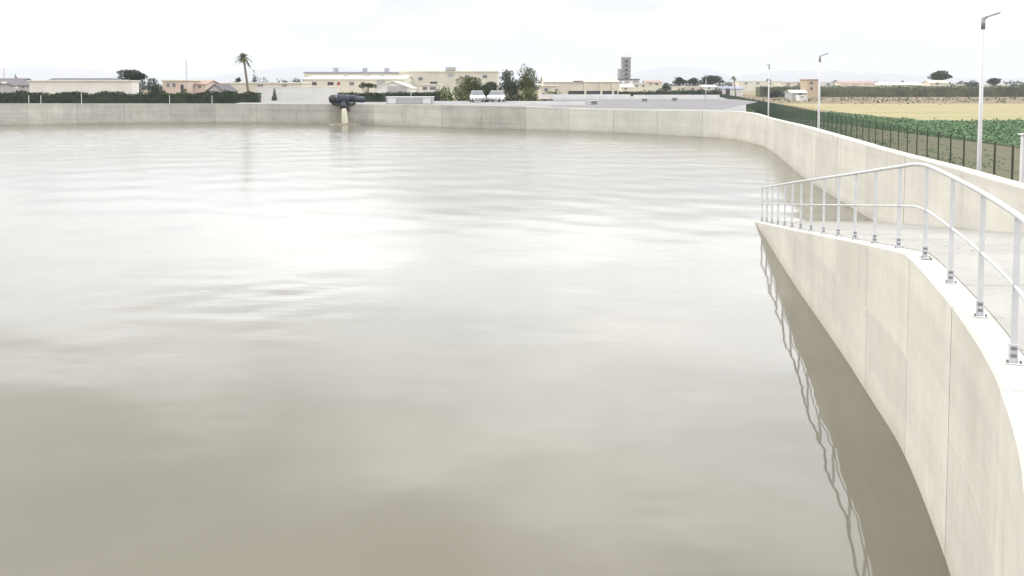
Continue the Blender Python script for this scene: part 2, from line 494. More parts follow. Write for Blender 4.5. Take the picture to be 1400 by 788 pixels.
def water_mesh():
    """the water as a real rippled surface: wind waves on the open far side, a slack swell near the ramp"""
    st = 0.19
    xs = np.arange(-77.6, 21.5, st); ys = np.arange(-7.0, 115.0, st)
    X, Y = np.meshgrid(xs, ys)
    Z = np.zeros_like(X)
    wr = np.random.default_rng(3)
    def waves(n, l0, l1, slope, spread):
        z = np.zeros_like(X)
        for _ in range(n):
            lam = math.exp(wr.uniform(math.log(l0), math.log(l1)))
            kk = 2 * math.pi / lam; th = math.pi / 2 + 0.15 + wr.normal(0, spread)
            z += slope / kk * math.sqrt(2 / n) * np.cos(kk * (X * math.cos(th) + Y * math.sin(th)) + wr.uniform(0, 6.28))
        return z
    def sm(v, a, b):
        t = np.clip((v - a) / (b - a), 0, 1); return t * t * (3 - 2 * t)
    blot = waves(9, 9, 30, 1.0, 1.2); blot = (blot - blot.min()) / (blot.max() - blot.min())
    far = sm(Y, 38, 84) * (1 - 0.75 * sm(X, 9, 20)) * (0.75 + 0.6 * blot)
    gust = np.exp(-((X + 5.9) / 2.4) ** 2 - ((Y - 19.4) / 2.6) ** 2)
    Z += waves(14, 1.6, 5.0, 0.0075, 0.7)
    Z += waves(22, 0.75, 1.7, 0.025, 0.6) * far
    Z += waves(16, 0.8, 1.6, 0.026, 0.4) * (gust + 0.03 * sm(blot, 0.45, 0.8) * (1 - sm(Y, 42, 92)))
    # keep the cells inside the basin (a little way under the walls)
    PO = BW[:, :2] + BWn * 0.30
    cxm = (X[:-1, :-1] + st / 2).ravel(); cym = (Y[:-1, :-1] + st / 2).ravel()
    ins = np.zeros(len(cxm), bool)
    q = PO[::4]
    for i in range(len(q)):
        x1, y1 = q[i]; x2, y2 = q[(i + 1) % len(q)]
        if y1 == y2: continue
        c = ((y1 > cym) != (y2 > cym)) & (cxm < (x2 - x1) * (cym - y1) / (y2 - y1) + x1)
        ins ^= c
    nx = len(xs); ny = len(ys)
    ii = np.arange(nx * ny).reshape(ny, nx)
    quads = np.stack([ii[:-1, :-1].ravel(), ii[:-1, 1:].ravel(), ii[1:, 1:].ravel(), ii[1:, :-1].ravel()], 1)[ins]
    used = np.unique(quads); remap = np.full(nx * ny, -1); remap[used] = np.arange(len(used))
    co = np.stack([X.ravel(), Y.ravel(), Z.ravel()], 1)[used]; quads = remap[quads]
    me = bpy.data.meshes.new('water')
    me.vertices.add(len(co)); me.vertices.foreach_set('co', co.reshape(-1))
    n = len(quads)
    me.loops.add(n * 4); me.loops.foreach_set('vertex_index', quads.astype(np.int32).reshape(-1))
    me.polygons.add(n); me.polygons.foreach_set('loop_start', np.arange(0, n * 4, 4, dtype=np.int32))
    me.polygons.foreach_set('loop_total', np.full(n, 4, dtype=np.int32))
    me.update(calc_edges=True)
    return me
water = link('water', water_mesh(), M['water'], smooth=True)
tag(water, kind='structure')

# ------------------------------------------------------------------ ground with the basin cut out
def ground_mat():
    m = bpy.data.materials.new('ground_soil'); m.use_nodes = True
    t = m.node_tree; ln = t.links.new
    b = t.nodes['Principled BSDF']; b.inputs['Roughness'].default_value = 0.95; b.inputs['Specular IOR Level'].default_value = 0.1
    g = t.nodes.new('ShaderNodeNewGeometry')
    n = t.nodes.new('ShaderNodeTexNoise'); n.inputs['Scale'].default_value = 0.02; n.inputs['Detail'].default_value = 8
    ln(g.outputs['Position'], n.inputs['Vector'])
    r = t.nodes.new('ShaderNodeValToRGB')
    cs = [(0.30, (0.10, 0.11, 0.05)), (0.45, (0.21, 0.17, 0.11)), (0.55, (0.27, 0.22, 0.13)), (0.68, (0.12, 0.14, 0.06))]
    r.color_ramp.elements[0].position = cs[0][0]; r.color_ramp.elements[0].color = (*cs[0][1], 1)
    r.color_ramp.elements[1].position = cs[3][0]; r.color_ramp.elements[1].color = (*cs[3][1], 1)
    for p, c in cs[1:3]:
        q = r.color_ramp.elements.new(p); q.color = (*c, 1)
    ln(n.outputs['Fac'], r.inputs[0]); ln(r.outputs[0], b.inputs['Base Color'])
    return m
bm = bmesh.new()
BIG = 14000
outer = [(-BIG, -600), (BIG, -600), (BIG, BIG), (-BIG, BIG)]
inner_ = [tuple(p) for p in bw_back[::2]]
es = []
for loop in (outer, inner_):
    vs = [bm.verts.new((x, y, GROUND_Z)) for x, y in loop]
    for i in range(len(vs)):
        es.append(bm.edges.new((vs[i], vs[(i + 1) % len(vs)])))
bmesh.ops.triangle_fill(bm, use_beauty=True, use_dissolve=False, edges=es)
for f in bm.faces:
    if f.normal.z < 0: f.normal_flip()
me = bpy.data.meshes.new('ground'); bm.to_mesh(me); bm.free()
tag(link('ground', me, ground_mat()), kind='structure')

def strip_mat(name, cols, scale, ang=0.0, stretch=(1, 1, 1)):
    m = bpy.data.materials.new(name); m.use_nodes = True
    t = m.node_tree; ln = t.links.new
    b = t.nodes['Principled BSDF']; b.inputs['Roughness'].default_value = 0.95; b.inputs['Specular IOR Level'].default_value = 0.1
    g = t.nodes.new('ShaderNodeNewGeometry')
    q = t.nodes.new('ShaderNodeMapping'); q.inputs['Scale'].default_value = stretch; q.inputs['Rotation'].default_value = (0, 0, R(ang))
    ln(g.outputs['Position'], q.inputs['Vector'])
    n = t.nodes.new('ShaderNodeTexNoise'); n.inputs['Scale'].default_value = scale; n.inputs['Detail'].default_value = 8; n.inputs['Roughness'].default_value = 0.65
    ln(q.outputs[0], n.inputs['Vector'])
    r = t.nodes.new('ShaderNodeValToRGB')
    k = len(cols)
    r.color_ramp.elements[0].position = 0.3; r.color_ramp.elements[0].color = (*cols[0], 1)
    r.color_ramp.elements[1].position = 0.7; r.color_ramp.elements[1].color = (*cols[-1], 1)
    for i in range(1, k - 1):
        e_ = r.color_ramp.elements.new(0.3 + 0.4 * i / (k - 1)); e_.color = (*cols[i], 1)
    ln(n.outputs['Fac'], r.inputs[0]); ln(r.outputs[0], b.inputs['Base Color'])
    return m
def sheet(name, pts, z, m):
    o = link(name, mesh(name, [(x, y, z) for x, y in pts], [tuple(range(len(pts)))]), m)
    return tag(o, kind='structure')
sheet('soil_track', [(19.5, 22), (60, 40), (90, 106), (48, 106), (50, 160), (62, 230), (44, 230), (25, 70)], GROUND_Z + 0.03,
      strip_mat('track_soil', [(0.16, 0.14, 0.095), (0.21, 0.185, 0.13), (0.13, 0.15, 0.07)], 0.5))
sheet('dry_field', [(45, 104), (400, 98), (560, 208), (58, 208)], GROUND_Z + 0.05,
      strip_mat('dry_grass', [(0.27, 0.225, 0.13), (0.25, 0.25, 0.12), (0.34, 0.27, 0.165), (0.28, 0.235, 0.145)], 0.09, 0, (0.25, 1.6, 1)))
sheet('crop_ground', [(34, 46), (90, 46), (66, 106), (47, 107), (44, 152), (36.5, 152)], GROUND_Z + 0.07,
      strip_mat('crop_soil', [(0.12, 0.17, 0.09), (0.15, 0.18, 0.10), (0.11, 0.17, 0.08)], 0.4))
sheet('ploughed_field', [(52, 208), (560, 208), (820, 330), (60, 330)], GROUND_Z + 0.04,
      strip_mat('ploughed_soil', [(0.15, 0.12, 0.09), (0.22, 0.18, 0.12), (0.17, 0.135, 0.10), (0.20, 0.19, 0.10)], 0.08, 0, (0.2, 1.0, 1)))
sheet('far_field', [(-900, 700), (900, 700), (2500, 3000), (-2500, 3000)], GROUND_Z + 0.25,
      strip_mat('far_fields', [(0.10, 0.12, 0.06), (0.25, 0.21, 0.13), (0.14, 0.16, 0.08)], 0.01, 0, (1, 3, 1)))

# hills on the horizon
def hills():
    prof = [(-900, 97), (-400, 96), (-120, 93), (0, 94), (60, 91), (130, 95), (180, 104), (250, 108), (300, 104), (345, 95), (400, 91), (470, 92), (540, 101),
            (620, 106), (760, 108), (850, 107), (880, 95), (925, 88), (970, 94), (1000, 104), (1040, 100), (1090, 97), (1150, 97), (1230, 101), (1330, 108), (1500, 104), (1900, 96), (2400, 99)]
    D = 9500
    xs = np.linspace(-900, 2400, 420)
    ys = np.interp(xs, [p[0] for p in prof], [p[1] for p in prof])
    V, Fc = [], []
    for i, (px, py) in enumerate(zip(xs, ys)):
        X, Z = xz(px, py, D)
        Z = max(Z, 30) + 16 * mnoise.noise(Vector((px * 0.02, 0, 0))) + 7 * mnoise.noise(Vector((px * 0.09, 3, 0)))
        X0 = X
        for k, (dy, fz) in enumerate([(-1300, 0.0), (-800, 0.42), (-350, 0.78), (0, 1.0), (500, 0.7), (1400, 0.0)]):
            jz = 12 * mnoise.noise(Vector((px * 0.05, k * 2.3, 1))) if 0 < k < 5 else 0
            V.append((X0, D + dy + 120 * mnoise.noise(Vector((px * 0.03, k, 5))), GROUND_Z - 3 + (Z + jz) * fz))
    for i in range(len(xs) - 1):
        for k in range(5):
            a = i * 6 + k
            Fc.append((a, a + 6, a + 7, a + 1))
    o = link('hills', mesh('hills', V, Fc), strip_mat('hill_scrub', [(0.08, 0.09, 0.06), (0.14, 0.13, 0.09)], 0.004), smooth=True)
    tag(o, kind='structure')
hills()

# ------------------------------------------------------------------ paved apron behind the far wall
def slab_poly(name, pts, z0, z1, m):
    n = len(pts)
    vs = [(x, y, z1) for x, y in pts] + [(x, y, z0) for x, y in pts]
    fs = [tuple(range(n))] + [(i, n + i, n + (i + 1) % n, (i + 1) % n) for i in range(n)]
    bm = bmesh.new(); bv = [bm.verts.new(v) for v in vs]
    for f in fs: bm.faces.new([bv[k] for k in f])
    bmesh.ops.recalc_face_normals(bm, faces=bm.faces[:])
    me = bpy.data.meshes.new(name); bm.to_mesh(me); bm.free()
    return tag(link(name, me, m), kind='structure')
def bw_at_px(px):
    """index on the far stretch of the basin wall whose picture column is px"""
    best, bi = 1e9, 0
    for i, p in enumerate(BW):
        if p[1] < 60: continue
        c = 700 + F * p[0] / (p[1] * cp + (CAMZ) * 0.06)
        if abs(c - px) < best: best, bi = abs(c - px), i
    return bi
i0, i1 = bw_at_px(1012), bw_at_px(300)
back = [tuple(BW[i, :2] + BWn[i] * 0.43) for i in range(i0, i1 + 1, 3)]
apron = back + [(-37, 134), (6, 134), (8, 186), (40, 186), (29, 118)]
slab_poly('pavement', apron, GROUND_Z - 0.2, 2.16, M['apron'])
# second, rougher service road strip on the apron
slab_poly('service_road', [(4, 99), (20, 90), (33, 128), (35, 149), (7, 149)], 2.1, 2.175, M['apron_dark'])

# ------------------------------------------------------------------ the outer basin wall
basin_wall = thing('basin_wall', 'long pale concrete wall curving round the far and right sides of the flooded basin', 'wall', (0, 0, 0))
total = BWs[-1]
j = 0.0
core = wall_piece(BW, BWn, np.full(len(BW), -1.5), BW[:, 2] - 0.03, 0.02, 0.36)
link('wall_core', core, M['conc_core'], basin_wall)
k = 0
while j < total - 0.5:
    ln_ = 5.0
    b_ = min(j + ln_, total)
    P = cut(BW, BWs, j + 0.014, b_ - 0.014)
    Nn = normals(P)
    far = P[:, 1].mean() > 76
    z1 = P[:, 2] + random.uniform(-0.006, 0.006)
    off = random.uniform(-0.004, 0.004)
    me = wall_piece(P, Nn, np.full(len(P), -1.2), z1, off, 0.40, 0.018)
    link('panel', me, M['conc_far'] if (far and P[:, 0].mean() < 3) else M['conc_wall'], basin_wall)
    j = b_; k += 1

# ------------------------------------------------------------------ the ramp's retaining wall, cast in two lifts of panels
ramp_wall = thing('ramp_wall', 'pale concrete retaining wall bending along the ramp and dipping into the water at its far tip', 'wall', (0, 0, 0))
zt = np.array([ramp_z(p[1]) for p in RW])
link('wall_core', wall_piece(RW, RWn * -1, np.full(len(RW), -1.6), zt - 0.03, 0.02, 0.28), M['conc_core'], ramp_wall)
LIFT = 1.22
pj = at(1237, 622, 0)
sj = RWs[int(np.argmin(np.linalg.norm(RW[:, :2] - np.array([pj.x, pj.y]), axis=1)))]
j = sj % 2.6
Rtot = RWs[-1]
while j < Rtot - 0.5:
    b_ = min(j + 2.6, Rtot)
    P = cut(RW, RWs, j + 0.006, b_ - 0.006, 8 if b_ - j < 6 else 20)
    Nn = normals(P) * -1
    z1 = np.array([ramp_z(p[1]) for p in P])
    if P[:, 1].max() < -2.0:                       # behind the camera: one lift is enough
        link('panel', wall_piece(P, Nn, np.full(len(P), -1.2), z1, 0, 0.30, 0.02), M['conc_wall'], ramp_wall)
    else:
        off = random.uniform(-0.0015, 0.0015)
        low_top = np.minimum(z1, LIFT) if z1.min() > LIFT else np.minimum(z1, LIFT)
        top_here = z1.max() > LIFT + 0.03
        link('panel', wall_piece(P, Nn, np.full(len(P), -1.2), low_top - (0.003 if top_here else 0), off, 0.30 if not top_here else 0.26, 0.004 if top_here else 0.02), M['conc_wall'], ramp_wall)
        if top_here:
            if z1.min() > LIFT + 0.02:
                Q, Qn, qz = P, Nn, z1
            else:
                msk = z1 > LIFT + 0.02
                Q, Qn, qz = P[msk], Nn[msk], z1[msk]
            if len(Q) > 1:
                link('panel', wall_piece(Q, Qn, np.full(len(Q), LIFT + 0.003), qz, off + random.uniform(-0.001, 0.001), 0.30, 0.018), M['conc_wall'], ramp_wall)
    j = b_

# ------------------------------------------------------------------ ramp and deck slabs
def rw_x(y):
    o_ = np.argsort(RW[:, 1]); m_ = RW[o_]
    return float(np.interp(y, m_[:, 1], m_[:, 0]))
def bw_x(y):
    sel = BW[(BW[:, 1] < 70) & (BW[:, 0] > 0)]
    o_ = np.argsort(sel[:, 1])
    return float(np.interp(y, sel[o_, 1], sel[o_, 0]))
def paved(name, y0, y1, step, off, splits):
    root = None
    y = y0
    under_v, under_f = [], []
    pieces = []
    while y < y1 - 0.01:
        ya, yb = y, min(y + step, y1)
        m_ = 4
        for s_ in range(splits):
            top, bot = [], []
            for i in range(m_ + 1):
                yy = ya + 0.006 + (yb - ya - 0.012) * i / m_
                xl, xr = rw_x(yy) + 0.305, bw_x(yy) - 0.004
                a = xl + (xr - xl) * s_ / splits + (0.006 if s_ else 0.004); b = xl + (xr - xl) * (s_ + 1) / splits - 0.006
                zz = ramp_z(yy) + off
                top.append(((a, yy, zz), (b, yy, zz))); bot.append(((a, yy, zz - 0.1), (b, yy, zz - 0.1)))
            v, f = [], []
            for i in range(m_ + 1): v += [*top[i], *bot[i]]
            for i in range(m_):
                p = i * 4; q = p + 4
                f += [(p, p + 1, q + 1, q), (p + 2, q + 2, q + 3, p + 3), (p, q, q + 2, p + 2), (p + 1, p + 3, q + 3, q + 1)]
            f += [(0, 2, 3, 1), (m_ * 4, m_ * 4 + 1, m_ * 4 + 3, m_ * 4 + 2)]
            pieces.append((v, f))
        y = yb
    ys = np.linspace(y0, y1, 24)
    V, Fc = [], []
    for yy in ys:
        V += [(rw_x(yy) + 0.27, yy, ramp_z(yy) - 0.018), (bw_x(yy) + 0.03, yy, ramp_z(yy) - 0.018)]
    for i in range(len(ys) - 1): Fc.append((2 * i, 2 * i + 1, 2 * i + 3, 2 * i + 2))
    base = link(name, mesh(name, V, Fc), M['joint_pale'])
    tag(base, kind='structure')
    for v, f in pieces:
        link('slab', mesh('slab', v, f), M['conc_deck'], base)
    return base
paved('ramp', RAMP_Y0, 35.2, 2.4, 0.0, 2)
paved('deck', 5.0, RAMP_Y0, 2.4, 0.0, 2)
# deck round and behind the camera
dk = [tuple(RW[i, :2] - RWn[i] * 0.30) for i in range(len(RW)) if RW[i, 1] < 4.9][::3]
dk = [(rw_x(4.98) + 0.31, 4.98)] + dk + [(-76, -14), (7.6, -14), (bw_x(4.98), 4.98)]
slab_poly('near_deck', dk, DECK_Z - 0.2, DECK_Z - 0.002, M['conc_deck'])

# transverse groove pairs pressed into the ramp (grip ribs), real low ribs
bmr = MB()
y = RAMP_Y0 + 0.5
V, Fc = [], []
while y < 30.5:
    xl, xr = rw_x(y) + 1.0, bw_x(y) - 0.5
    b0 = len(V)
    for (yy, dz) in ((y, 0.0), (y + 0.012, 0.006), (y + 0.045, 0.006), (y + 0.057, 0.0)):
        V += [(xl, yy, ramp_z(yy) + dz), (xr, yy, ramp_z(yy) + dz)]
    for q in range(3): Fc.append((b0 + 2 * q, b0 + 2 * q + 1, b0 + 2 * q + 3, b0 + 2 * q + 2))
    y += 0.6
rib = link('grip_ribs', mesh('grip_ribs', V, Fc), M['conc_deck'], bpy.data.objects['ramp']); rib['kind'] = 'stuff'

# ------------------------------------------------------------------ handrail along the ramp
RAIL_H = 1.12
rail = thing('handrail', 'galvanised steel handrail on bolted posts following the ramp edge down to the water', 'handrail', (0, 0, 0))
foot_px = [(1391, 491), (1345, 430), (1300.5, 383), (1257, 350.5), (1218, 337)]
rp = []
for x, y in foot_px[:4]:
    p = at(x, y, DECK_Z); rp.append((p.x, p.y))
# path of the post line: a fixed distance in from the wall face
off_path = RW[:, :2] - RWn * 0.17
inward = off_path if off_path[10, 0] > RW[10, 0] else RW[:, :2] + RWn * 0.17
s_in = np.concatenate([[0], np.cumsum(np.linalg.norm(np.diff(inward, axis=0), axis=1))])
def near_s(pt):
    d_ = np.linalg.norm(inward - np.array(pt), axis=1)
    return s_in[int(np.argmin(d_))]
def path(s):
    return float(np.interp(s, s_in, inward[:, 0])), float(np.interp(s, s_in, inward[:, 1]))
sB = near_s(rp[3])
sAll = [near_s(q) for q in rp]
gap = abs(sAll[0] - sAll[3]) / 3
print('post gap', gap, 'path', [path(q) for q in sAll], rp)
posts = []
s = sB
k = 0
while True:                                  # uphill, towards and past the camera
    s = sB + gap * k
    x, y = path(s)
    if y < 1.2: break
    posts.append(s); k += 1
k = 1
while True:                                  # downhill to the tip
    s = sB - gap * k
    if s < 3.6: break
    posts.append(s); k += 1
posts.sort()
# one master post
def make_post(parent):
    mb = MB()
    mb.box(-0.023, 0.023, -0.006, 0.006, 0.0, RAIL_H - 0.02, 0.001)
    p = mb.build('post', M['galv'], parent)
    # second flat bar makes the pair seen in the photograph
    mb = MB(); mb.box(-0.020, 0.020, 0.016, 0.026, 0.05, RAIL_H - 0.05, 0.001)
    mb.build('flat_bar', M['galv'], p)
    mb = MB(); mb.box(-0.062, 0.062, -0.055, 0.06, 0.0, 0.012, 0.002)
    mb.build('base_plate', M['galv'], p)
    mb = MB(); mb.box(-0.031, 0.031, -0.016, 0.034, 0.012, 0.15, 0.003); mb.build('bracket', M['galv_dark'], p)
    mb = MB()
    for sx in (-0.045, 0.045):
        mb.tube([(sx, -0.035, 0.012), (sx, -0.035, 0.034)], 0.010, 6)
    mb.box(-0.02, 0.02, -0.022, -0.016, 0.05, 0.075); mb.box(-0.02, 0.02, -0.022, -0.016, 0.105, 0.13)
    mb.build('bolts', M['bolt'], p)['kind'] = 'stuff'
    return p
def direction(s):
    a, b = path(s - 0.3), path(s + 0.3)
    return math.atan2(b[1] - a[1], b[0] - a[0])
master = make_post(rail)
for i, s in enumerate(posts):
    o = master if i == 0 else copy_tree(master, rail)
    x, y = path(s)
    o.location = (x, y, ramp_z(y))
    o.rotation_euler = (0, 0, direction(s) + math.pi / 2)
def rail_tube(h, r, s0, s1, name, m, seg=10):
    q = np.arange(s0, s1 + 0.2, 0.2)
    pts = []
    for s in q:
        x, y = path(s)
        # soften the change of slope where the ramp starts
        zz = (ramp_z(y - 0.4) + ramp_z(y) + ramp_z(y + 0.4)) / 3
        pts.append((x, y, zz + h))
    mb = MB(); mb.tube(pts, r, seg)
    return mb.build(name, m, rail, smooth=True)
rail_tube(RAIL_H, 0.024, posts[0] - 0.05, posts[-1], 'top_rail', M['galv'])
rail_tube(RAIL_H * 0.52, 0.014, posts[0], posts[-1], 'mid_rail', M['galv'], 8)

# small dark offcut lying by the rail foot
p = at(1267, 355.5, DECK_Z)
mb = MB(); mb.box(-0.06, 0.06, -0.012, 0.012, 0, 0.008, 0.001); mb.box(0.035, 0.06, -0.012, 0.012, 0.008, 0.03, 0.001)
o = mb.build('metal_offcut', M['bolt']); o.location = p; o.rotation_euler = (0, 0, R(-24))
tag(o, 'small dark angle offcut lying on the deck beside a handrail foot', 'offcut')

# ------------------------------------------------------------------ lamp posts
def make_lamp(name, label, X, Y, z0, ztop, rot, head=True, r=0.062):
    t = thing(name, label, 'street lamp', (X, Y, z0), 'street lamps round the basin', rot)
    h = ztop - z0
    MB().tube([(0, 0, 0), (0, 0, h * 0.5), (0, 0, h)], [r, r * 0.86, r * 0.66], 10).build('pole', M['white_post'], t, True)
    MB().box(-0.16, 0.16, -0.16, 0.16, 0, 0.02, 0.003).build('base_plate', M['galv'], t)
    if head:
        MB().tube([(0, 0, h - 0.28), (0, 0, h + 0.015)], [0.05, 0.052], 10).build('collar', M['lamp_grey'], t, True)
        mb = MB(); mb.tube([(0, 0, h - 0.03), (0.10, 0, h + 0.035)], [0.028, 0.028], 8)
        mb.build('bracket', M['lamp_grey'], t, True)
        mb = MB(); mb.box(0.0, 0.34, -0.11, 0.11, -0.018, 0.018, 0.012)
        hd = mb.build('lamp_head', M['lamp_grey'], t)
        hd.location = (0.07, 0, h + 0.03); hd.rotation_euler = (0, R(-19), 0)
        mb = MB(); mb.box(0.04, 0.31, -0.085, 0.085, -0.024, -0.0185)
        mb.build('lens', M['lens'], hd)
    return t
def lamp_px(px, ytop, Y, **kw):
    x, _ = xz(px, HORIZON + 40, Y)
    _, zt_ = xz(px, ytop, Y)
    return x, zt_
for px_b, py_t, Y, lab in [(1338, 25, 24.4, 'tallest white street lamp, behind the wall at the right'),
                          (1119, 77, 47.0, 'white street lamp at the fence between the tallest lamp and the thin far one'),
                          (1050.5, 90, 73.5, 'thin far street lamp by the bend of the basin wall')]:
    x = atY(px_b, HORIZON + 1.2 * F * 2.2 / Y * 0.9, Y).x
    z1 = atY(px_b, py_t, Y).z
    make_lamp('street_lamp', lab, x, Y, GROUND_Z, z1, R(0) if Y < 60 else R(90))
x = atY(965, 135, 108).x
make_lamp('street_lamp', 'slim pale street lamp standing on the far pavement by the fence corner', x, 108, 2.16, atY(965, 105, 108).z, R(60), True, 0.045)
x = atY(562, 130, 122).x
make_lamp('street_lamp', 'pale lamp post behind the low grey utility box', x, 122, 2.16, atY(562, 112, 122).z, R(60), True, 0.05)

# white marker post at the right edge
p = atY(1397.5, 250, 20.9)
t = thing('marker_post', 'white square post with a flat cap at the wall by the right picture edge', 'post', (p.x, 20.9, GROUND_Z))
h = atY(1397.5, 185, 20.9).z - GROUND_Z
MB().box(-0.045, 0.045, -0.045, 0.045, 0, h, 0.005).build('shaft', M['white_post'], t)
MB().box(-0.085, 0.085, -0.085, 0.085, h, h + 0.035, 0.006).build('cap', M['white_post'], t)

# ------------------------------------------------------------------ the mesh fence beside the fields
FH = 2.0
f0 = at(1385, 198.5, GROUND_Z + FH)
f1 = at(985, 128.0, GROUND_Z + FH)
fd = Vector((f1.x - f0.x, f1.y - f0.y, 0)); flen = fd.length; fd.normalize()
fa = math.atan2(fd.y, fd.x)
SP = 2.03
start = Vector((f0.x, f0.y, 0)) - fd * (SP * 9)
nfp = int((flen + SP * 9) / SP)
fence = thing('mesh_fence', 'dark green wire mesh fence on posts between the basin and the fields', 'fence', (0, 0, 0))
mb = MB(); mb.box(-0.038, 0.038, -0.03, 0.03, 0, FH, 0.004); post0 = mb.build('post', M['fence_post'], fence)
mb = MB(); mb.box(-0.034, 0.034, -0.034, 0.034, FH, FH + 0.02, 0.004); cap0 = mb.build('cap', M['fence_post'], post0)
mb = MB()
for q in range(1, 18):
    xx = 0.03 + (SP - 0.06) * q / 18
    mb.box(xx - 0.008, xx + 0.008, -0.005, 0.005, 0.05, FH - 0.06)
for zz in (0.06, 0.5, 0.95, 1.4, FH - 0.07):
    mb.box(0.03, SP - 0.03, -0.005, 0.005, zz, zz + 0.014)
panel0 = mb.build('mesh_panel', M['fence_green'], fence)
for i in range(nfp + 1):
    p = start + fd * SP * i
    if i == 0: po, pa = post0, panel0
    else:
        po = copy_tree(post0, fence)
        pa = copy_tree(panel0, fence)
    po.location = (p.x, p.y, GROUND_Z); po.rotation_euler = (0, 0, fa)
    pa.location = (p.x, p.y, GROUND_Z); pa.rotation_euler = (0, 0, fa)
print('fence posts', nfp, 'f0', f0, 'f1', f1)

# ------------------------------------------------------------------ foliage
def leaf_mesh(name, centers, size, flat=0.0):
    """one quad per centre, random orientation"""
    n = len(centers)
    c = np.asarray(centers)
    a = rng.normal(size=(n, 3)); a /= np.linalg.norm(a, axis=1)[:, None]
    b = rng.normal(size=(n, 3)); b -= (a * b).sum(1)[:, None] * a; b /= np.linalg.norm(b, axis=1)[:, None]
    s = (size * rng.uniform(0.55, 1.25, n))[:, None]
    a = a * s; b = b * s * 0.6
    V = np.empty((n, 4, 3))
    V[:, 0] = c - a; V[:, 1] = c - b; V[:, 2] = c + a; V[:, 3] = c + b
    me = bpy.data.meshes.new(name)
    me.vertices.add(n * 4); me.vertices.foreach_set('co', V.reshape(-1))
    me.loops.add(n * 4); me.loops.foreach_set('vertex_index', np.arange(n * 4, dtype=np.int32))
    me.polygons.add(n); me.polygons.foreach_set('loop_start', np.arange(0, n * 4, 4, dtype=np.int32))
    me.polygons.foreach_set('loop_total', np.full(n, 4, dtype=np.int32))
    me.update(calc_edges=True)
    return me
def blob_points(lobes, per):
    out_ = []
    for (x, y, z, r, rz) in lobes:
        m_ = int(per * r * r)
        u = rng.normal(size=(m_, 3)); u /= np.linalg.norm(u, axis=1)[:, None]
        rr = rng.uniform(0.25, 1.0, m_) ** 0.45
        p = u * rr[:, None]
        p[:, 0] = p[:, 0] * r + x; p[:, 1] = p[:, 1] * r + y; p[:, 2] = p[:, 2] * rz + z
        out_.append(p)
    return np.concatenate(out_)
def tree(label, px0, px1, ytop, Y, leaf='leaf_dark', zb=GROUND_Z, ybot=None, kind='round', name='tree', leafsize=None, group=None, cat='tree'):
    xm, zt_ = xz((px0 + px1) / 2, ytop, Y)
    w = (px1 - px0) * Y / F * (1.12 if kind in ('round', 'bush') else 1.0)
    H = zt_ - zb
    zcb = (xz(px0, ybot, Y)[1] - zb) if ybot else H * 0.35       # underside of the crown
    t = thing(name, label, cat, (xm, Y, zb), group)
    lobes = []
    if kind == 'round':
        ch = H - zcb
        n = 9
        for i in range(n):
            a = random.uniform(0, 6.28); q = random.uniform(0.1, 0.62)
            zz = random.uniform(0.25, 0.8)
            lobes.append((math.cos(a) * q * w / 2, math.sin(a) * q * w / 2, zcb + ch * zz, w * random.uniform(0.2, 0.3), ch * random.uniform(0.22, 0.34)))
        lobes.append((0, 0, zcb + ch * 0.5, w * 0.33, ch * 0.42))
        lobes.append((w * 0.05, 0, H - ch * 0.22, w * 0.2, ch * 0.22))
        lobes.append((-w * 0.32, 0, zcb + ch * 0.4, w * 0.18, ch * 0.22)); lobes.append((w * 0.32, 0, zcb + ch * 0.45, w * 0.18, ch * 0.22))
    elif kind == 'umbrella':
        ch = H - zcb
        for i in range(9):
            q = -0.38 + 0.76 * i / 8
            lobes.append((q * w, random.uniform(-0.2, 0.2) * w, zcb + ch * (0.52 - abs(q) * 0.45), w * 0.15, ch * random.uniform(0.32, 0.46)))
        for i in range(6):
            lobes.append((random.uniform(-0.3, 0.3) * w, random.uniform(-0.3, 0.3) * w, zcb + ch * 0.5, w * 0.14, ch * 0.35))
    elif kind == 'cypress':
        for i in range(8):
            f_ = i / 7
            lobes.append((random.uniform(-0.05, 0.05) * w, 0, H * (0.08 + 0.86 * f_), w * 0.5 * (1 - f_ * 0.72), H * 0.10))
    elif kind == 'bush':
        for i in range(8):
            lobes.append((random.uniform(-0.36, 0.36) * w, random.uniform(-0.3, 0.3) * w, H * random.uniform(0.22, 0.70), w * 0.25, H * 0.28))
        lobes.append((0, 0, H * 0.45, w * 0.36, H * 0.45))
    ls = leafsize or max(0.10, 0.0009 * Y)
    per = 1.7 / (ls * ls) if kind != 'cypress' else 4.0 / (ls * ls)
    pts = blob_points(lobes, per * 2.3)
    pts = pts[pts[:, 2] > 0.05]
    link('crown', leaf_mesh('crown', pts, ls), M[leaf], t)
    mb = MB()
    tr = max(0.08, min(0.3, H * 0.03))
    lean = random.uniform(-0.04, 0.04) * H
    top = (lean, 0, max(zcb + (H - zcb) * 0.5, H * 0.5))
    mb.tube([(0, 0, -0.1), (lean * 0.4, 0, H * 0.25), top], [tr, tr * 0.75, tr * 0.35], 7)
    if kind in ('round', 'umbrella'):
        for lo in lobes[:6]:
            mb.tube([(lean * 0.5, 0, H * 0.3), ((lean + lo[0]) / 2, lo[1] * 0.6, (H * 0.3 + lo[2]) / 2 + 0.1), (lo[0], lo[1], lo[2])], [tr * 0.5, tr * 0.35, tr * 0.12], 5)
    mb.build('trunk', M['bark'], t)
    return t
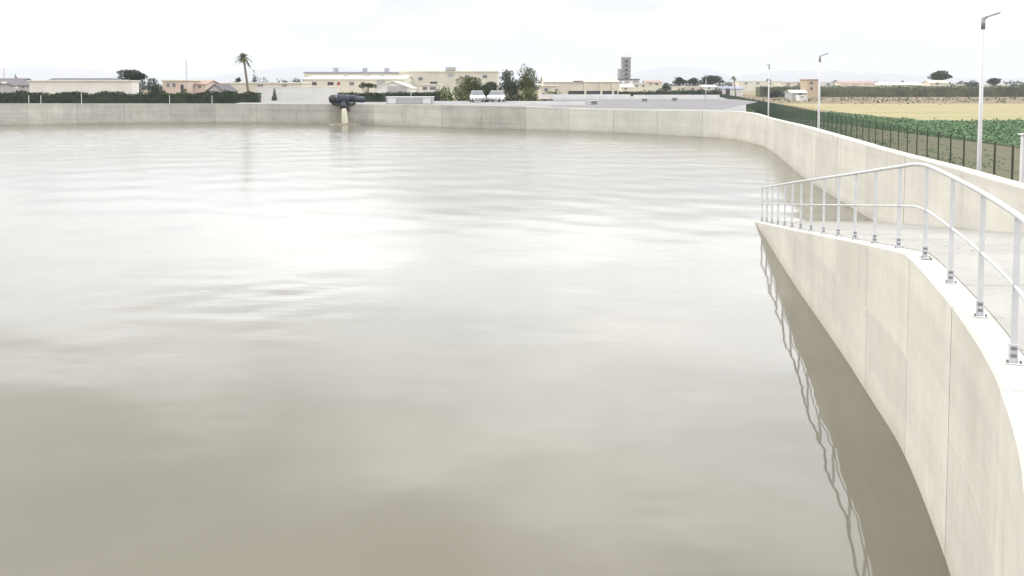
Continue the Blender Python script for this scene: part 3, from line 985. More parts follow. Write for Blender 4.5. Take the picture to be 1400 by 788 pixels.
def hedge(label, x0, x1, Y0, Y1, h, th, leaf, zb=GROUND_Z, ls=0.16, bump=0.25, name='hedge', stuff=False, dens=1.0):
    a = Vector((x0, Y0, 0)); b = Vector((x1, Y1, 0)); L_ = (b - a).length; dd = (b - a).normalized(); nn = Vector((dd.y, -dd.x, 0))
    n = int(L_ * (h + th) * 0.9 / (ls * ls) * dens)
    n = min(n, 110000)
    u = rng.uniform(0, L_, n); side_ = rng.uniform(0, 1, n)
    hh = np.array([h + bump * mnoise.noise(Vector((q * 0.55, x0, 0))) + bump * 0.6 * mnoise.noise(Vector((q * 1.7, Y0, 0))) for q in u])
    # shell: front face, back face and top
    v = np.where(side_ < 0.55, -th / 2 + rng.uniform(-0.12, 0.25, n), np.where(side_ < 0.7, th / 2, rng.uniform(-th / 2, th / 2, n)))
    z = np.where(side_ < 0.7, rng.uniform(0, 1, n) * hh, hh - rng.uniform(0, 0.22, n) + np.where(rng.uniform(0, 1, n) < 0.05, 0.12, 0))
    pts = np.stack([a.x + dd.x * u + nn.x * -v * -1, a.y + dd.y * u + nn.y * -v * -1, z + zb], 1)
    if stuff:
        o = link(name, leaf_mesh(name, pts, ls), M[leaf]); tag(o, label, name.replace('_', ' '), kind='stuff')
        par = o
    else:
        par = thing(name, label, 'hedge', (0, 0, 0))
        link('foliage', leaf_mesh('foliage', pts, ls), M[leaf], par)
    # woody inner mass so that no light passes straight through
    m_ = max(2, int(L_ / 1.0))
    V, Fc = [], []
    for i in range(m_ + 1):
        q = L_ * i / m_
        p = a + dd * q
        hz = h + bump * mnoise.noise(Vector((q * 0.55, x0, 0))) - 0.18
        for s_, zz in ((-1, 0.0), (-1, hz), (1, hz), (1, 0.0)):
            pp = p + nn * s_ * (th / 2 - 0.18)
            V.append((pp.x, pp.y, zb + zz))
    for i in range(m_):
        for k_ in range(3): Fc.append((i * 4 + k_, i * 4 + k_ + 1, i * 4 + 5 + k_, i * 4 + 4 + k_))
    Fc += [(0, 1, 2, 3), (m_ * 4 + 3, m_ * 4 + 2, m_ * 4 + 1, m_ * 4)]
    o2 = link('inner_growth', mesh('inner_growth', V, Fc), M['leaf_black'] if leaf != 'leaf_reed' else M['leaf_reed'], par)
    return par

# left: the dark clipped hedge right behind the wall
xa, xb = xz(-40, 130, 124)[0], xz(355, 130, 124)[0]
hz = xz(100, 127.5, 124)[1] - GROUND_Z
hedge('long dark clipped hedge behind the far wall at the left', xa, xb, 124, 124, hz, 1.6, 'leaf_dark', ls=0.17, bump=0.42)
xa, xb = xz(462, 130, 128)[0], xz(527, 130, 128)[0]
hedge('short dark hedge behind the blue discharge pipe', xa, xb, 128, 128, xz(100, 127.5, 128)[1] - GROUND_Z, 1.5, 'leaf_dark', ls=0.15, bump=0.15)
xa, xb = xz(525, 130, 150)[0], xz(602, 130, 150)[0]
hedge('dark hedge line behind the grey utility box', xa, xb, 150, 150, xz(100, 126.5, 150)[1] - GROUND_Z, 1.5, 'leaf_dark', ls=0.17, bump=0.2)
xa, xb = xz(846, 130, 205)[0], xz(875, 130, 205)[0]
hedge('dark short hedge at the foot of the grey tower', xa, xb, 205, 205, xz(100, 125.5, 205)[1] - GROUND_Z, 1.5, 'leaf_dark', ls=0.2, bump=0.3)
xa, xb = xz(876, 130, 215)[0], xz(985, 130, 215)[0]
hedge('loose green shrub line behind the far pavement', xa, xb, 215, 215, xz(100, 124, 215)[1] - GROUND_Z, 2.2, 'leaf_grey', ls=0.22, bump=0.9)

# tall reed and maize belt across the fields
Yr = 318
xa, xb = xz(1036, 130, Yr)[0], xz(1900, 130, Yr)[0]
hedge('belt of tall green reeds along the far edge of the ploughed field', xa, xb, Yr, Yr, xz(1200, 119.0, Yr)[1] - GROUND_Z, 6.0, 'leaf_reed', ls=0.30, bump=0.8, name='reed_belt', stuff=True)
# dry scrub between fields
n = 1500
pts = np.stack([rng.uniform(62, 210, n), rng.normal(250, 28, n), GROUND_Z + rng.uniform(0.05, 0.45, n)], 1)
o = link('dry_scrub', leaf_mesh('dry_scrub', pts, 0.30), M['leaf_olive']); tag(o, 'low brown dry scrub scattered over the ploughed field', 'scrub', kind='stuff')
# the green vegetable crop in rows along the fence
def crop():
    P = []
    for r_ in range(54):
        x0 = 34.6 + r_ * 0.98
        y1 = 150 - r_ * 1.2 if r_ < 11 else 106
        y0 = max(48, x0 / 1.6)
        for _ in range(int((y1 - y0) * 30)):
            y = rng.uniform(y0, y1 + 3 * mnoise.noise(Vector((x0 * 0.2, 0, 0))))
            if mnoise.noise(Vector((y * 0.10, x0 * 0.10, 7))) < -0.55: continue
            edge = 1 + 0.4 * mnoise.noise(Vector((y * 0.08, r_ * 0.4, 0)))
            P.append((x0 + rng.normal(0, 0.20) + 0.02 * (y - 60), y, GROUND_Z + abs(rng.normal(0.17, 0.09)) * edge))
    o = link('crop_rows', leaf_mesh('crop_rows', np.array(P), 0.15), M['leaf_crop'])
    tag(o, 'rows of low green vegetable crop beyond the mesh fence', 'crop', kind='stuff')
crop()
# weeds on the verge between wall and fence
P = []
for _ in range(9000):
    y = rng.uniform(18, 150)
    x = (y - f0.y) * fd.x / fd.y + f0.x + rng.normal(1.2, 2.2)
    if mnoise.noise(Vector((x * 0.3, y * 0.12, 2))) < 0.0: continue
    P.append((x, y, GROUND_Z + abs(rng.normal(0.08, 0.10))))
o = link('weeds', leaf_mesh('weeds', np.array(P), 0.09), M['leaf_crop']); tag(o, 'patchy low weeds along the foot of the mesh fence', 'weeds', kind='stuff')

# far-off low belts of trees reading as one mass
P = []
for _ in range(26000):
    px = rng.uniform(-60, 1460)
    hh = 5.2 + 3.0 * mnoise.noise(Vector((px * 0.03, 0, 0))) + 3.2 * mnoise.noise(Vector((px * 0.11, 4, 0)))
    if mnoise.noise(Vector((px * 0.021, 9, 0))) < -0.12: hh *= 0.45
    Y = 720 + rng.normal(0, 14)
    P.append(((px - 700) / F * Y, Y, GROUND_Z + rng.uniform(0, 1) * max(hh, 1.5)))
o = link('distant_trees', leaf_mesh('distant_trees', np.array(P), 0.75), M['leaf_black']); tag(o, 'low dark line of distant trees along the horizon', 'distant trees', kind='stuff')

# ------------------------------------------------------------------ single trees
tree('big dark spreading tree at the right end of the long white shed', 163, 199, 96, 165, 'leaf_black', ybot=112, kind='round')
tree('lower dark rounded tree left of the pink house', 187, 218, 100.5, 168, 'leaf_black', kind='bush')
tree('tiny dark tree trailing the tree pair beside the pink house', 208, 224, 112, 172, 'leaf_black', kind='bush')
tree('small dark pine above the roofs at the far left', 17, 26, 102, 300, 'leaf_black', kind='cypress')
tree('green shrub in front of the pink house', 243, 260, 119, 168, 'leaf_olive', kind='bush', name='shrub', cat='shrub')
tree('slim dark cypress between the pink house and the palm', 284, 289, 107, 240, 'leaf_black', kind='cypress')
tree('small dark tree just left of the palm trunk', 322, 330, 106, 260, 'leaf_black', ybot=113)
tree('broad dark conifer right of the palm trunk', 338, 364, 101, 250, 'leaf_black', kind='bush')
tree('pointed cypress rising out of the broad conifer', 343, 352, 96, 247, 'leaf_black', kind='cypress')
tree('little dark bush low right of the broad conifer', 369, 377, 110, 262, 'leaf_black', kind='bush')
tree('thin pointed cypress over the pale wall', 377, 382, 102, 255, 'leaf_black', kind='cypress')
tree('low flat dark tree between thin cypress and pointed bush', 382, 399, 108, 262, 'leaf_black', kind='bush')
tree('dark pointed bush at the left end of the cream warehouse', 398, 414, 104, 262, 'leaf_black', kind='bush')
tree('flat topped dark tree before the white canopy', 490, 515, 112.5, 160, 'leaf_dark', ybot=121, kind='umbrella')
tree('bright green round bush left of the olive trees', 597, 623, 113, 158, 'leaf_bright', kind='bush', name='shrub', cat='shrub')
tree('olive green wide tree in front of the tan warehouse', 624, 662, 105, 160, 'leaf_olive', ybot=134)
tree('smaller green tree between the wide olive tree and the grey one', 655, 684, 112, 170, 'leaf_dark', ybot=132)
tree('dark olive bush under the wide olive tree', 624, 650, 120, 156, 'leaf_olive', kind='bush', name='shrub', cat='shrub')
tree('dark green bush right of the wide olive tree behind the parked cars', 652, 686, 110, 158, 'leaf_dark', kind='bush', name='shrub', cat='shrub')
tree('green bush under the grey leaved slender tree', 684, 712, 118, 159, 'leaf_dark', kind='bush', name='shrub', cat='shrub')
tree('rust tinged bush at the foot of the tallest leafy tree', 710, 738, 113, 160, 'leaf_olive', kind='bush', name='shrub', cat='shrub')
tree('grey leaved slender tree with a thin crown', 683, 702, 97, 175, 'leaf_grey', ybot=114)
tree('low green tree under the grey leaved one', 684, 712, 109, 168, 'leaf_dark', ybot=132)
tree('tallest leafy tree beside the tan flat warehouse', 706, 738, 92, 165, 'leaf_olive', ybot=134)
tree('brownish bush at the left end of the flat warehouse', 738, 757, 122, 170, 'leaf_olive', kind='bush', name='shrub', cat='shrub')
tree('square olive bush in front of the flat warehouse', 755, 769, 118, 172, 'leaf_olive', kind='bush', name='shrub', cat='shrub')
tree('small dark round tree right of the grey tower', 905, 920, 111, 300, 'leaf_black', kind='bush')
tree('leftmost dome shaped far tree over the pavement', 920, 937, 106, 330, 'leaf_black', ybot=116)
tree('middle dome shaped far tree over the pavement', 937, 957, 107.5, 335, 'leaf_black', ybot=116)
tree('largest dome shaped far tree near the fence corner', 957, 988, 104, 330, 'leaf_black', ybot=117)
tree('dark bush at the far end of the mesh fence', 973, 990, 118, 240, 'leaf_black', kind='bush', name='shrub', cat='shrub')
tree('large round tree over the small cream farmhouse', 1270, 1299, 96.5, 395, 'leaf_dark', ybot=111)
tree('tiny dark tree right of the cream farmhouse', 1299, 1308, 110, 420, 'leaf_black', kind='bush')
tree('low dark tree left of the tallest street lamp', 1319, 1340, 109, 430, 'leaf_black', kind='bush')
tree('dark round tree right of the tallest street lamp', 1349, 1368, 107, 430, 'leaf_black', ybot=116)
tree('low far shrub at the right picture edge', 1376, 1402, 113.5, 440, 'leaf_black', kind='bush')
tree('dark clump at the left end of the reed belt', 1052, 1070, 122, 290, 'leaf_black', kind='bush', name='shrub', cat='shrub')

def palm(label, px, ytop, Y, lean, crown, name='palm_tree'):
    xb = atY(px[0], 120, Y).x
    xt, zt_ = xz(px[1], ytop, Y)
    H = zt_ - GROUND_Z
    t = thing(name, label, 'palm', (xb, Y, GROUND_Z))
    dx = xt - xb
    hub = Vector((dx, 0, H - crown * 0.42))
    pts = [(dx * f_ ** 1.2, 0, hub.z * f_) for f_ in np.linspace(0, 1, 9)]
    rad = crown * 0.075
    MB().tube(pts, [rad * 1.5] + [rad * (1.1 - 0.35 * i / 8) for i in range(1, 9)], 8).build('trunk', M['palm_bark'], t, True)
    V, Fc = [], []
    rnd = random.Random(5)
    nf = 30
    for i in range(nf):
        az = i * 2.4; el = R(rnd.uniform(-35, 78)); Lf = crown * rnd.uniform(0.42, 0.62)
        d0 = Vector((math.cos(az) * math.cos(el), math.sin(az) * math.cos(el), math.sin(el)))
        sidev = Vector((-math.sin(az), math.cos(az), 0))
        prev = hub.copy()
        m_ = 9
        for k_ in range(m_):
            f_ = (k_ + 1) / m_
            p = hub + d0 * Lf * f_ + Vector((0, 0, -Lf * 0.75 * f_ * f_))
            wv_ = crown * 0.13 * math.sin(math.pi * min(f_ * 0.9 + 0.12, 1)) + 0.02
            for sg in (-1, 1):
                b0 = len(V)
                tip = (prev + p) / 2 + sidev * sg * wv_ + Vector((0, 0, -wv_ * 0.55)) + d0 * 0.1
                V += [tuple(prev), tuple(p), tuple(tip)]; Fc.append((b0, b0 + 1, b0 + 2))
            prev = p
    link('crown', mesh('crown', V, Fc), M['leaf_palm'], t)
    # hanging dry fronds under the crown
    V, Fc = [], []
    for i in range(12):
        az = rnd.uniform(0, 6.28)
        o_ = Vector((math.cos(az), math.sin(az), 0)) * crown * 0.1
        a = hub + o_ * 0.4; b = hub + o_ * 1.7 + Vector((0, 0, -crown * rnd.uniform(0.25, 0.5)))
        sv = Vector((-math.sin(az), math.cos(az), 0)) * crown * 0.035
        b0 = len(V); V += [tuple(a - sv), tuple(a + sv), tuple(b)]; Fc.append((b0, b0 + 1, b0 + 2))
    link('dead_fronds', mesh('dead_fronds', V, Fc), M['leaf_dry'], t)
    return t
palm('tall leaning palm tree standing behind the dark hedge', (342, 332.5), 66.5, 140, 0, 2.7)
palm('far small palm left of the first thin lamp over the pavement', (1006, 1003), 102, 330, 0, 2.6)

# ------------------------------------------------------------------ buildings
def building(label, px0, px1, ytop, Y, depth, wall, roof='roof_pale', kind='flat', wins=(), doors=(), zb=GROUND_Z, rise=0.0, name='building', cat='building', over=0.25, thick=0.25):
    x0, zt_ = xz(px0, ytop, Y); x1, _ = xz(px1, ytop, Y)
    t = thing(name, label, cat, ((x0 + x1) / 2, Y, zb))
    w = x1 - x0; H = zt_ - zb
    wallH = H - rise
    hw = w / 2
    MB().box(-hw, hw, 0, depth, -0.1, wallH - (thick if kind == 'flat' else 0)).build('wall', M[wall], t)
    if kind == 'flat':
        MB().box(-hw - over, hw + over, -over, depth + over, wallH - thick, wallH, 0.03).build('roof', M[roof], t)
    elif kind == 'gable':        # ridge across the view, slope faces the camera
        bm_ = MB()
        prof = [(-over, wallH - 0.02), (depth / 2, H), (depth + over, wallH - 0.02), (depth + over, wallH + 0.14), (depth / 2, H + 0.16), (-over, wallH + 0.14)]
        a = [bm_.bm.verts.new((-hw - over, p[0], p[1])) for p in prof]; b = [bm_.bm.verts.new((hw + over, p[0], p[1])) for p in prof]
        for i in range(6): bm_.bm.faces.new((a[i], b[i], b[(i + 1) % 6], a[(i + 1) % 6]))
        bm_.bm.faces.new(a); bm_.bm.faces.new(b[::-1])
        bm_.build('roof', M[roof], t)
        for sx in (-hw + 0.02, hw - 0.02):
            g_ = MB()
            g_.bm.faces.new([g_.bm.verts.new(v) for v in ((sx, 0.02, wallH), (sx, depth - 0.02, wallH), (sx, depth / 2, H - 0.02))])
            g_.build('gable_end', M[wall], t)
    elif kind == 'front':        # gable faces the camera
        MB().prism([(-hw, wallH), (hw, wallH), (0, H)], 0.02, depth - 0.02).build('gable_end', M[wall], t)
        MB().prism([(-hw - over, wallH - 0.1), (0, H + 0.02), (hw + over, wallH - 0.1), (hw + over, wallH + 0.1), (0, H + 0.2), (-hw - over, wallH + 0.1)], -over, depth + over).build('roof', M[roof], t)
    for wdef in wins:
        wx0, wx1, wy0, wy1 = wdef[:4]
        kind_m = wdef[4] if len(wdef) > 4 else 'glass'
        ax, az = xz(wx0, wy1, Y); bx, bz = xz(wx1, wy0, Y)
        ax -= (x0 + x1) / 2; bx -= (x0 + x1) / 2; az -= zb; bz -= zb
        MB().box(ax - 0.08, bx + 0.08, -0.06, -0.002, az - 0.08, bz + 0.08).build('window', M['frame'], t)
        pn = MB().box(ax, bx, -0.075, -0.061, az, bz).build('pane', M[kind_m], t.children[-1])
    for ddef in doors:
        wx0, wx1, wy0, m_ = ddef
        ax, _ = xz(wx0, wy0, Y); bx, bz = xz(wx1, wy0, Y)
        ax -= (x0 + x1) / 2; bx -= (x0 + x1) / 2
        MB().box(ax, bx, -0.08, -0.002, 0, bz - zb).build('door', M[m_], t)
    return t

shed = building('long low white shed behind the dark hedge at the left', 40, 180, 110, 158, 3, 'white_wall', 'roof_pale', 'flat', rise=0, name='shed', cat='shed', thick=0.2)
# pilasters dividing the shed front
sx0, sx1 = xz(40, 110, 158)[0], xz(180, 110, 158)[0]
for q in range(1, 8):
    xx = -(sx1 - sx0) / 2 + (sx1 - sx0) * q / 8
    MB().box(xx - 0.12, xx + 0.12, -0.1, -0.003, 0, 4.5).build('pilaster', M['white_wall'], shed)
building('low dark roofed house at the far left edge', -30, 21, 108, 205, 10, 'grey_wall', 'roof_dark', 'gable', rise=1.2, wins=((3, 9, 112, 116, 'plate'), (-12, -6, 113, 117)), name='house', cat='house')
building('grey low house with a dark roof left of the white shed', 14, 40, 111, 190, 9, 'grey_wall', 'roof_dark', 'gable', rise=1.0, wins=((21, 25, 117, 121, 'plate'), (30, 34, 117, 121)), name='house', cat='house')
building('long grey roof seen over the white shed', 60, 160, 107.5, 330, 14, 'grey_wall', 'roof_dark', 'gable', rise=1.2, name='shed', cat='shed')
building('pink flat roofed house behind the hedge', 222, 258, 109.5, 200, 10, 'pink', 'tan', 'flat', wins=((228, 232, 114, 119), (236, 240, 114, 119)), doors=((247, 251, 116, 'dark'),), name='house', cat='house')
building('lower pink house with a tiled roof beside the flat pink one', 257, 281, 111, 203, 10, 'pink', 'roof_tile', 'gable', rise=0.8, wins=((262, 266, 117, 121), (271, 275, 117, 121)), name='house', cat='house')
building('small house with a dark hipped roof left of the palm', 282, 305, 116.5, 165, 8, 'grey_wall', 'roof_dark', 'front', rise=1.2, wins=((290, 296, 124, 127),), name='house', cat='house')
building('long cream low hall running behind the palm', 300, 412, 112.8, 215, 10, 'tan', 'roof_pale', 'flat', wins=((352, 360, 116, 118.5), (386, 392, 116, 118.5)), name='hall', cat='building', thick=0.3)
building('pale grey smooth perimeter wall between the hedges', 352, 462, 119, 142, 0.4, 'pale_grey', 'white_wall', 'flat', name='perimeter_wall', cat='wall', over=0.06, thick=0.12)
w1 = building('wide cream warehouse with a pale roof band', 413, 552, 104, 262, 30, 'cream', 'roof_pale', 'gable', rise=0.0 + 1.0,
         wins=((427, 433, 112.5, 116.5, 'dark'), (448, 456, 112.5, 116.5, 'dark'), (461, 465, 112.5, 116.5, 'red'), (478, 484, 112.5, 116.5), (494, 499, 112.5, 116.5)),
         doors=((515, 526, 110, 'grey_wall'),), name='warehouse', cat='warehouse')
w2 = building('upper long flat warehouse with roof vents behind the cream one', 416, 562, 98.5, 300, 30, 'cream', 'roof_blue', 'flat', name='warehouse', cat='warehouse', thick=0.45,
         wins=((470, 476, 103, 106), (500, 506, 103, 106), (520, 526, 103, 106)))
for q in (458, 498, 528):
    ax, az = xz(q, 97.5, 300)
    MB().box(ax - 0.7 - w2.location.x, ax + 0.7 - w2.location.x, 1, 2.4, 7.9, 9.4).build('roof_vent', M['grey_wall'], w2)
w3 = building('tan warehouse behind the olive trees', 546, 680, 97, 285, 34, 'tan', 'cream', 'flat', name='warehouse', cat='warehouse', thick=0.5,
         wins=((556, 562, 106, 110), (572, 578, 106, 110), (588, 598, 112, 115.5, 'dark'), (612, 620, 101, 105, 'grey_wall'), (636, 642, 103, 107), (660, 666, 103, 107)))
ax, az = xz(616, 98, 285)
MB().box(ax - 1.5 - w3.location.x, ax + 1.5 - w3.location.x, -0.5, 3, 8.2, 9.4, 0.1).build('roof_cabin', M['grey_wall'], w3)
building('white open canopy before the cream warehouse', 512, 562, 112, 230, 12, 'white_wall', 'white_wall', 'front', rise=1.6, doors=((530, 556, 118, 'grey_wall'),), name='canopy_building', cat='building')
building('small white kiosk left of the bright green bush', 573, 600, 115, 190, 6, 'white_wall', 'roof_pale', 'flat', wins=((578, 584, 119, 123), (588, 596, 119, 123)), name='kiosk', cat='kiosk')
w4 = building('flat tan warehouse with a dark open bay left of the tower', 744, 846, 104, 232, 26, 'tan', 'roof_beige', 'gable', rise=1.6, name='warehouse', cat='warehouse',
         wins=((784, 797, 111, 113, 'dark'),), doors=((777, 844, 124.5, 'dark'),))
for q in (762, 800, 822, 838):
    ax = xz(q, 120, 232)[0] - w4.location.x
    MB().box(ax - 0.25, ax + 0.25, -0.3, -0.085, 0, 4.6).build('pillar', M['cream'], w4)
building('tan low annex left of the flat warehouse', 738, 762, 117, 222, 8, 'tan', 'roof_pale', 'flat', name='annex', cat='building', wins=((744, 749, 121, 125),))
# grey tower
tx, tz = xz(856.5, 78, 340)
t = thing('silo_tower', 'tall grey tower rising behind the flat tan warehouse', 'tower', (tx, 340, GROUND_Z))
Ht = tz - GROUND_Z
MB().box(-1.55, 1.55, 0, 3.2, 0, Ht - 0.5, 0.05).build('shaft', M['grey_silo'], t)
MB().box(-1.75, 1.75, -0.2, 3.4, Ht - 0.5, Ht, 0.04).build('parapet', M['grey_wall'], t)
for q in range(5):
    MB().box(-1.6, 1.6, -0.06, -0.002, Ht * (0.4 + 0.11 * q), Ht * (0.4 + 0.11 * q) + 0.14).build('floor_band', M['roof_dark'], t)
    MB().box(-0.55, 0.55, -0.05, -0.002, Ht * (0.425 + 0.11 * q), Ht * (0.475 + 0.11 * q)).build('window', M['dark'], t)
MB().box(-2.9, -1.57, 0.4, 2.6, 0, Ht * 0.70, 0.04).build('stair_shaft', M['grey_wall'], t)
MB().tube([(1.0, 1, Ht), (1.0, 1, Ht + 1.2)], 0.05, 6).build('antenna', M['grey_wall'], t)
building('dark flat sheds at the foot of the tower', 842, 874, 108, 320, 10, 'grey_wall', 'roof_dark', 'flat', name='shed', cat='shed', wins=((850, 854, 111, 114, 'plate'), (861, 865, 111, 114, 'plate')))
building('cream house low in front of the tower', 850, 866, 116, 262, 9, 'cream', 'roof_pale', 'gable', rise=0.8, wins=((854, 857, 119.5, 122.5),), name='house', cat='house')
building('pale long house right of the tower', 864, 888, 114, 300, 9, 'cream', 'roof_pale', 'flat', wins=((869, 872, 116.5, 119), (878, 881, 116.5, 119)), name='house', cat='house')
building('house with a red upper floor among the far cream houses', 883, 905, 111, 345, 9, 'cream', 'roof_tile', 'gable', rise=0.7, wins=((885, 891, 112.6, 116.5, 'brick_red'), (896, 900, 113.5, 116.5)), name='house', cat='house')
building('cream long house behind the loose shrubs', 925, 962, 118.5, 262, 8, 'tan', 'roof_pale', 'flat', wins=((932, 936, 121, 124), (945, 949, 121, 124)), name='house', cat='house')
building('white house below the largest dome shaped tree', 962, 980, 117, 300, 8, 'white_wall', 'roof_pale', 'gable', rise=0.6, wins=((968, 971, 119.5, 122),), name='house', cat='house')
building('white sheds beyond the end of the mesh fence', 986, 1016, 119, 330, 10, 'white_wall', 'roof_blue', 'gable', rise=0.8, doors=((992, 998, 121, 'dark'),), name='shed', cat='shed')
building('long pale town block behind the reed belt left end', 1010, 1068, 111, 520, 14, 'cream', 'roof_pale', 'flat', wins=((1018, 1022, 113, 115.5), (1034, 1038, 113, 115.5), (1050, 1054, 113, 115.5)), name='town_block', cat='building')
building('pale far block left of the orange house', 1068, 1104, 112, 500, 14, 'tan', 'roof_pale', 'flat', wins=((1076, 1080, 114, 116.5), (1090, 1094, 114, 116.5)), name='town_block', cat='building')
building('orange two storey house in front of the reed belt', 1104, 1120, 108.5, 285, 7, 'orange', 'roof_tile', 'flat', wins=((1108, 1111, 112, 115.5, 'dark'), (1108, 1111, 119.5, 123, 'dark')), name='house', cat='house')
building('low grey farm shed left of the orange house', 1083, 1103, 124, 262, 7, 'grey_wall', 'roof_pale', 'gable', rise=0.7, doors=((1092, 1096, 127.5, 'dark'),), name='shed', cat='shed')
building('small white trailer in the field below the orange house', 1093, 1104, 130.5, 240, 3, 'white_wall', 'white_wall', 'flat', name='trailer', cat='trailer', thick=0.12, over=0.05, wins=((1095, 1098, 131.8, 133),))
building('long brown roofed hall beyond the reeds', 1150, 1196, 111.5, 470, 14, 'tan', 'brick_red', 'gable', rise=1.2, wins=((1160, 1165, 114.5, 117, 'plate'), (1176, 1181, 114.5, 117, 'plate')), name='hall', cat='building')
building('pale wide greenhouse roof right of the brown roofed hall', 1196, 1262, 113.5, 500, 16, 'white_wall', 'roof_pale', 'gable', rise=1.0, name='greenhouse', cat='greenhouse')
building('pale hall between the orange house and the brown roofed hall', 1121, 1151, 112.5, 480, 12, 'white_wall', 'roof_pale', 'flat', name='hall', cat='building', wins=((1130, 1134, 114.5, 117),))
building('small cream farmhouse under the large round tree', 1272, 1297, 110.5, 385, 8, 'cream', 'tan', 'gable', rise=1.0, wins=((1279, 1284, 113, 116), (1288, 1291, 113, 117, 'white_wall')), name='house', cat='house')
building('pale long low farm building at the right edge', 1306, 1410, 115.5, 470, 12, 'white_wall', 'roof_pale', 'flat', name='farm_building', cat='building')

# antenna mast and far masts
for px, yt, Y, lab in [(254.5, 82, 230, 'tall thin lattice mast above the pink houses'), (5.5, 93, 240, 'thin pole above the roofs at the far left edge')]:
    ax, az = xz(px, yt, Y)
    t = thing('mast', lab, 'mast', (ax, Y, GROUND_Z))
    H = az - GROUND_Z
    for (u, v) in ((-0.16, -0.1), (0.16, -0.1), (0, 0.18)):
        MB().tube([(u, v, 0), (u * 0.6, v * 0.6, H)], [0.05, 0.035], 5).build('leg', M['grey_wall'], t)
    mb = MB()
    for q in range(int(H / 0.8)):
        z = 0.4 + q * 0.8
        mb.tube([(-0.14, -0.09, z), (0.14, -0.09, z + 0.4)], 0.02, 4); mb.tube([(0.14, -0.09, z + 0.4), (0, 0.15, z + 0.8)], 0.02, 4)
    mb.build('bracing', M['grey_wall'], t)['kind'] = 'stuff'
    if px > 100:
        MB().tube([(0.1, 0, H), (0.1, 0, H * 1.0 + 0.6)], 0.03, 5).build('aerial', M['grey_wall'], t)
# pale little posts before the left hedge
for i, px in enumerate((39.5, 56, 111.5, 232, 290)):
    p = atY(px, 140, 121.5)
    o = MB().box(-0.03, 0.03, -0.03, 0.03, 0, atY(px, 130.5 - (4 if i == 2 else 0), 121.5).z - GROUND_Z).build('hedge_post', M['pale_grey'])
    o.location = (p.x, 121.5, GROUND_Z)
    tag(o, ['short pale post in front of the hedge below the left end of the white shed', 'pale post just right of the shed corner post before the hedge',
            'pale post before the hedge below the middle of the white shed, tallest of them', 'short pale post before the hedge below the pink house',
            'pale post before the hedge nearest to the palm'][i], 'post', 'pale posts before the hedge')
# young staked sapling on the pale wall
tree('tiny staked sapling before the pale perimeter wall', 371, 379, 121, 136, 'leaf_grey', zb=2.16, kind='cypress', name='sapling', cat='sapling', leafsize=0.09)

# ------------------------------------------------------------------ discharge pipe, its jet and the utility box
i_ = bw_at_px(472)
bx, by = BW[i_, 0], BW[i_, 1]
bz = BW[i_, 2]
t = thing('discharge_pipe', 'dark blue banded discharge pipe resting on the far wall and pouring into the basin', 'pipe', (bx, by, bz))
def px_to(px): return xz(px, 135, by)[0] - bx
xl, xr = px_to(451), px_to(497)
rr = 0.49
zc = atY(472, 135.5, by - 0.3).z - bz
MB().tube([(xl + 0.55, -0.25, zc), (px_to(470), -0.25, zc), (xr - 1.2, 0.0, zc + 0.02), (xr, 0.5, zc - 0.1)], [rr, rr, rr * 0.8, rr * 0.7], 16).build('barrel', M['pipe_blue'], t, True)
MB().tube([(xl, -0.3, zc - 0.1), (xl + 0.18, -0.3, zc - 0.06), (xl + 0.6, -0.25, zc)], [rr * 0.72, rr * 0.98, rr * 1.06], 16).build('end_bell', M['pipe_black'], t, True)
for q in (462, 469, 476, 484):
    a_ = px_to(q)
    MB().tube([(a_, -0.25, zc), (a_ + 0.13, -0.25, zc)], rr * 1.1 if q < 478 else rr * 0.95, 16).build('flange', M['pipe_steel'] if q in (462, 476) else M['pipe_black'], t)
MB().box(px_to(455), px_to(486), -0.55, 0.45, zc - rr - 0.22, zc - rr * 0.9, 0.03).build('cradle', M['pipe_black'], t)
MB().tube([(px_to(471), -0.35, zc - 0.3), (px_to(471.5), -0.75, zc - 0.75), (px_to(472), -0.95, zc - 1.05)], [0.42, 0.40, 0.38], 12).build('spout', M['pipe_black'], t, True)
MB().tube([(px_to(474), -0.45, zc - 0.6), (px_to(480), -0.06, -1.15)], 0.07, 6).build('strut', M['pipe_black'], t)
# falling water
jet = []
V, Fc = [], []
seg = 12; nn_ = 14
for i in range(nn_ + 1):
    f_ = i / nn_
    z = (bz + zc - 1.0) * (1 - f_ * f_ * 0.15 - f_ * 0.85)
    cx = px_to(472.5) + 0.25 * f_; cyy = -0.95 - 0.55 * math.sqrt(f_)
    r_ = 0.24 + 0.17 * f_
    for k_ in range(seg):
        a = 2 * math.pi * k_ / seg
        q = r_ * (1 + 0.22 * mnoise.noise(Vector((math.cos(a) * 1.6, math.sin(a) * 1.6, z * 0.7))))
        V.append((bx + cx + q * math.cos(a), by + cyy + q * 0.6 * math.sin(a), max(z, -0.05)))
for i in range(nn_):
    for k_ in range(seg): Fc.append((i * seg + k_, i * seg + (k_ + 1) % seg, (i + 1) * seg + (k_ + 1) % seg, (i + 1) * seg + k_))
o = link('water_jet', mesh('water_jet', V, Fc), mat('jet_foam', (0.52, 0.49, 0.38), 0.35, var=0.15, scale=3), smooth=True)
tag(o, 'pale muddy jet of water falling from the blue pipe into the basin', 'water jet')
P = []
M['froth'] = mat('froth', (0.40, 0.38, 0.32), 0.6)
for _ in range(700):
    a = rng.uniform(0, 6.28); q = abs(rng.normal(0, 0.6))
    P.append((bx + px_to(474) + math.cos(a) * q * 1.3, by - 1.6 + math.sin(a) * q * 0.7, 0.02 + abs(rng.normal(0, 0.09)) * max(0, 1 - q / 1.6)))
o = link('splash_foam', leaf_mesh('splash_foam', np.array(P), 0.10), M['froth']); tag(o, 'pale foam where the jet hits the water', 'foam', kind='stuff')
print('pipe at', bx, by, bz)
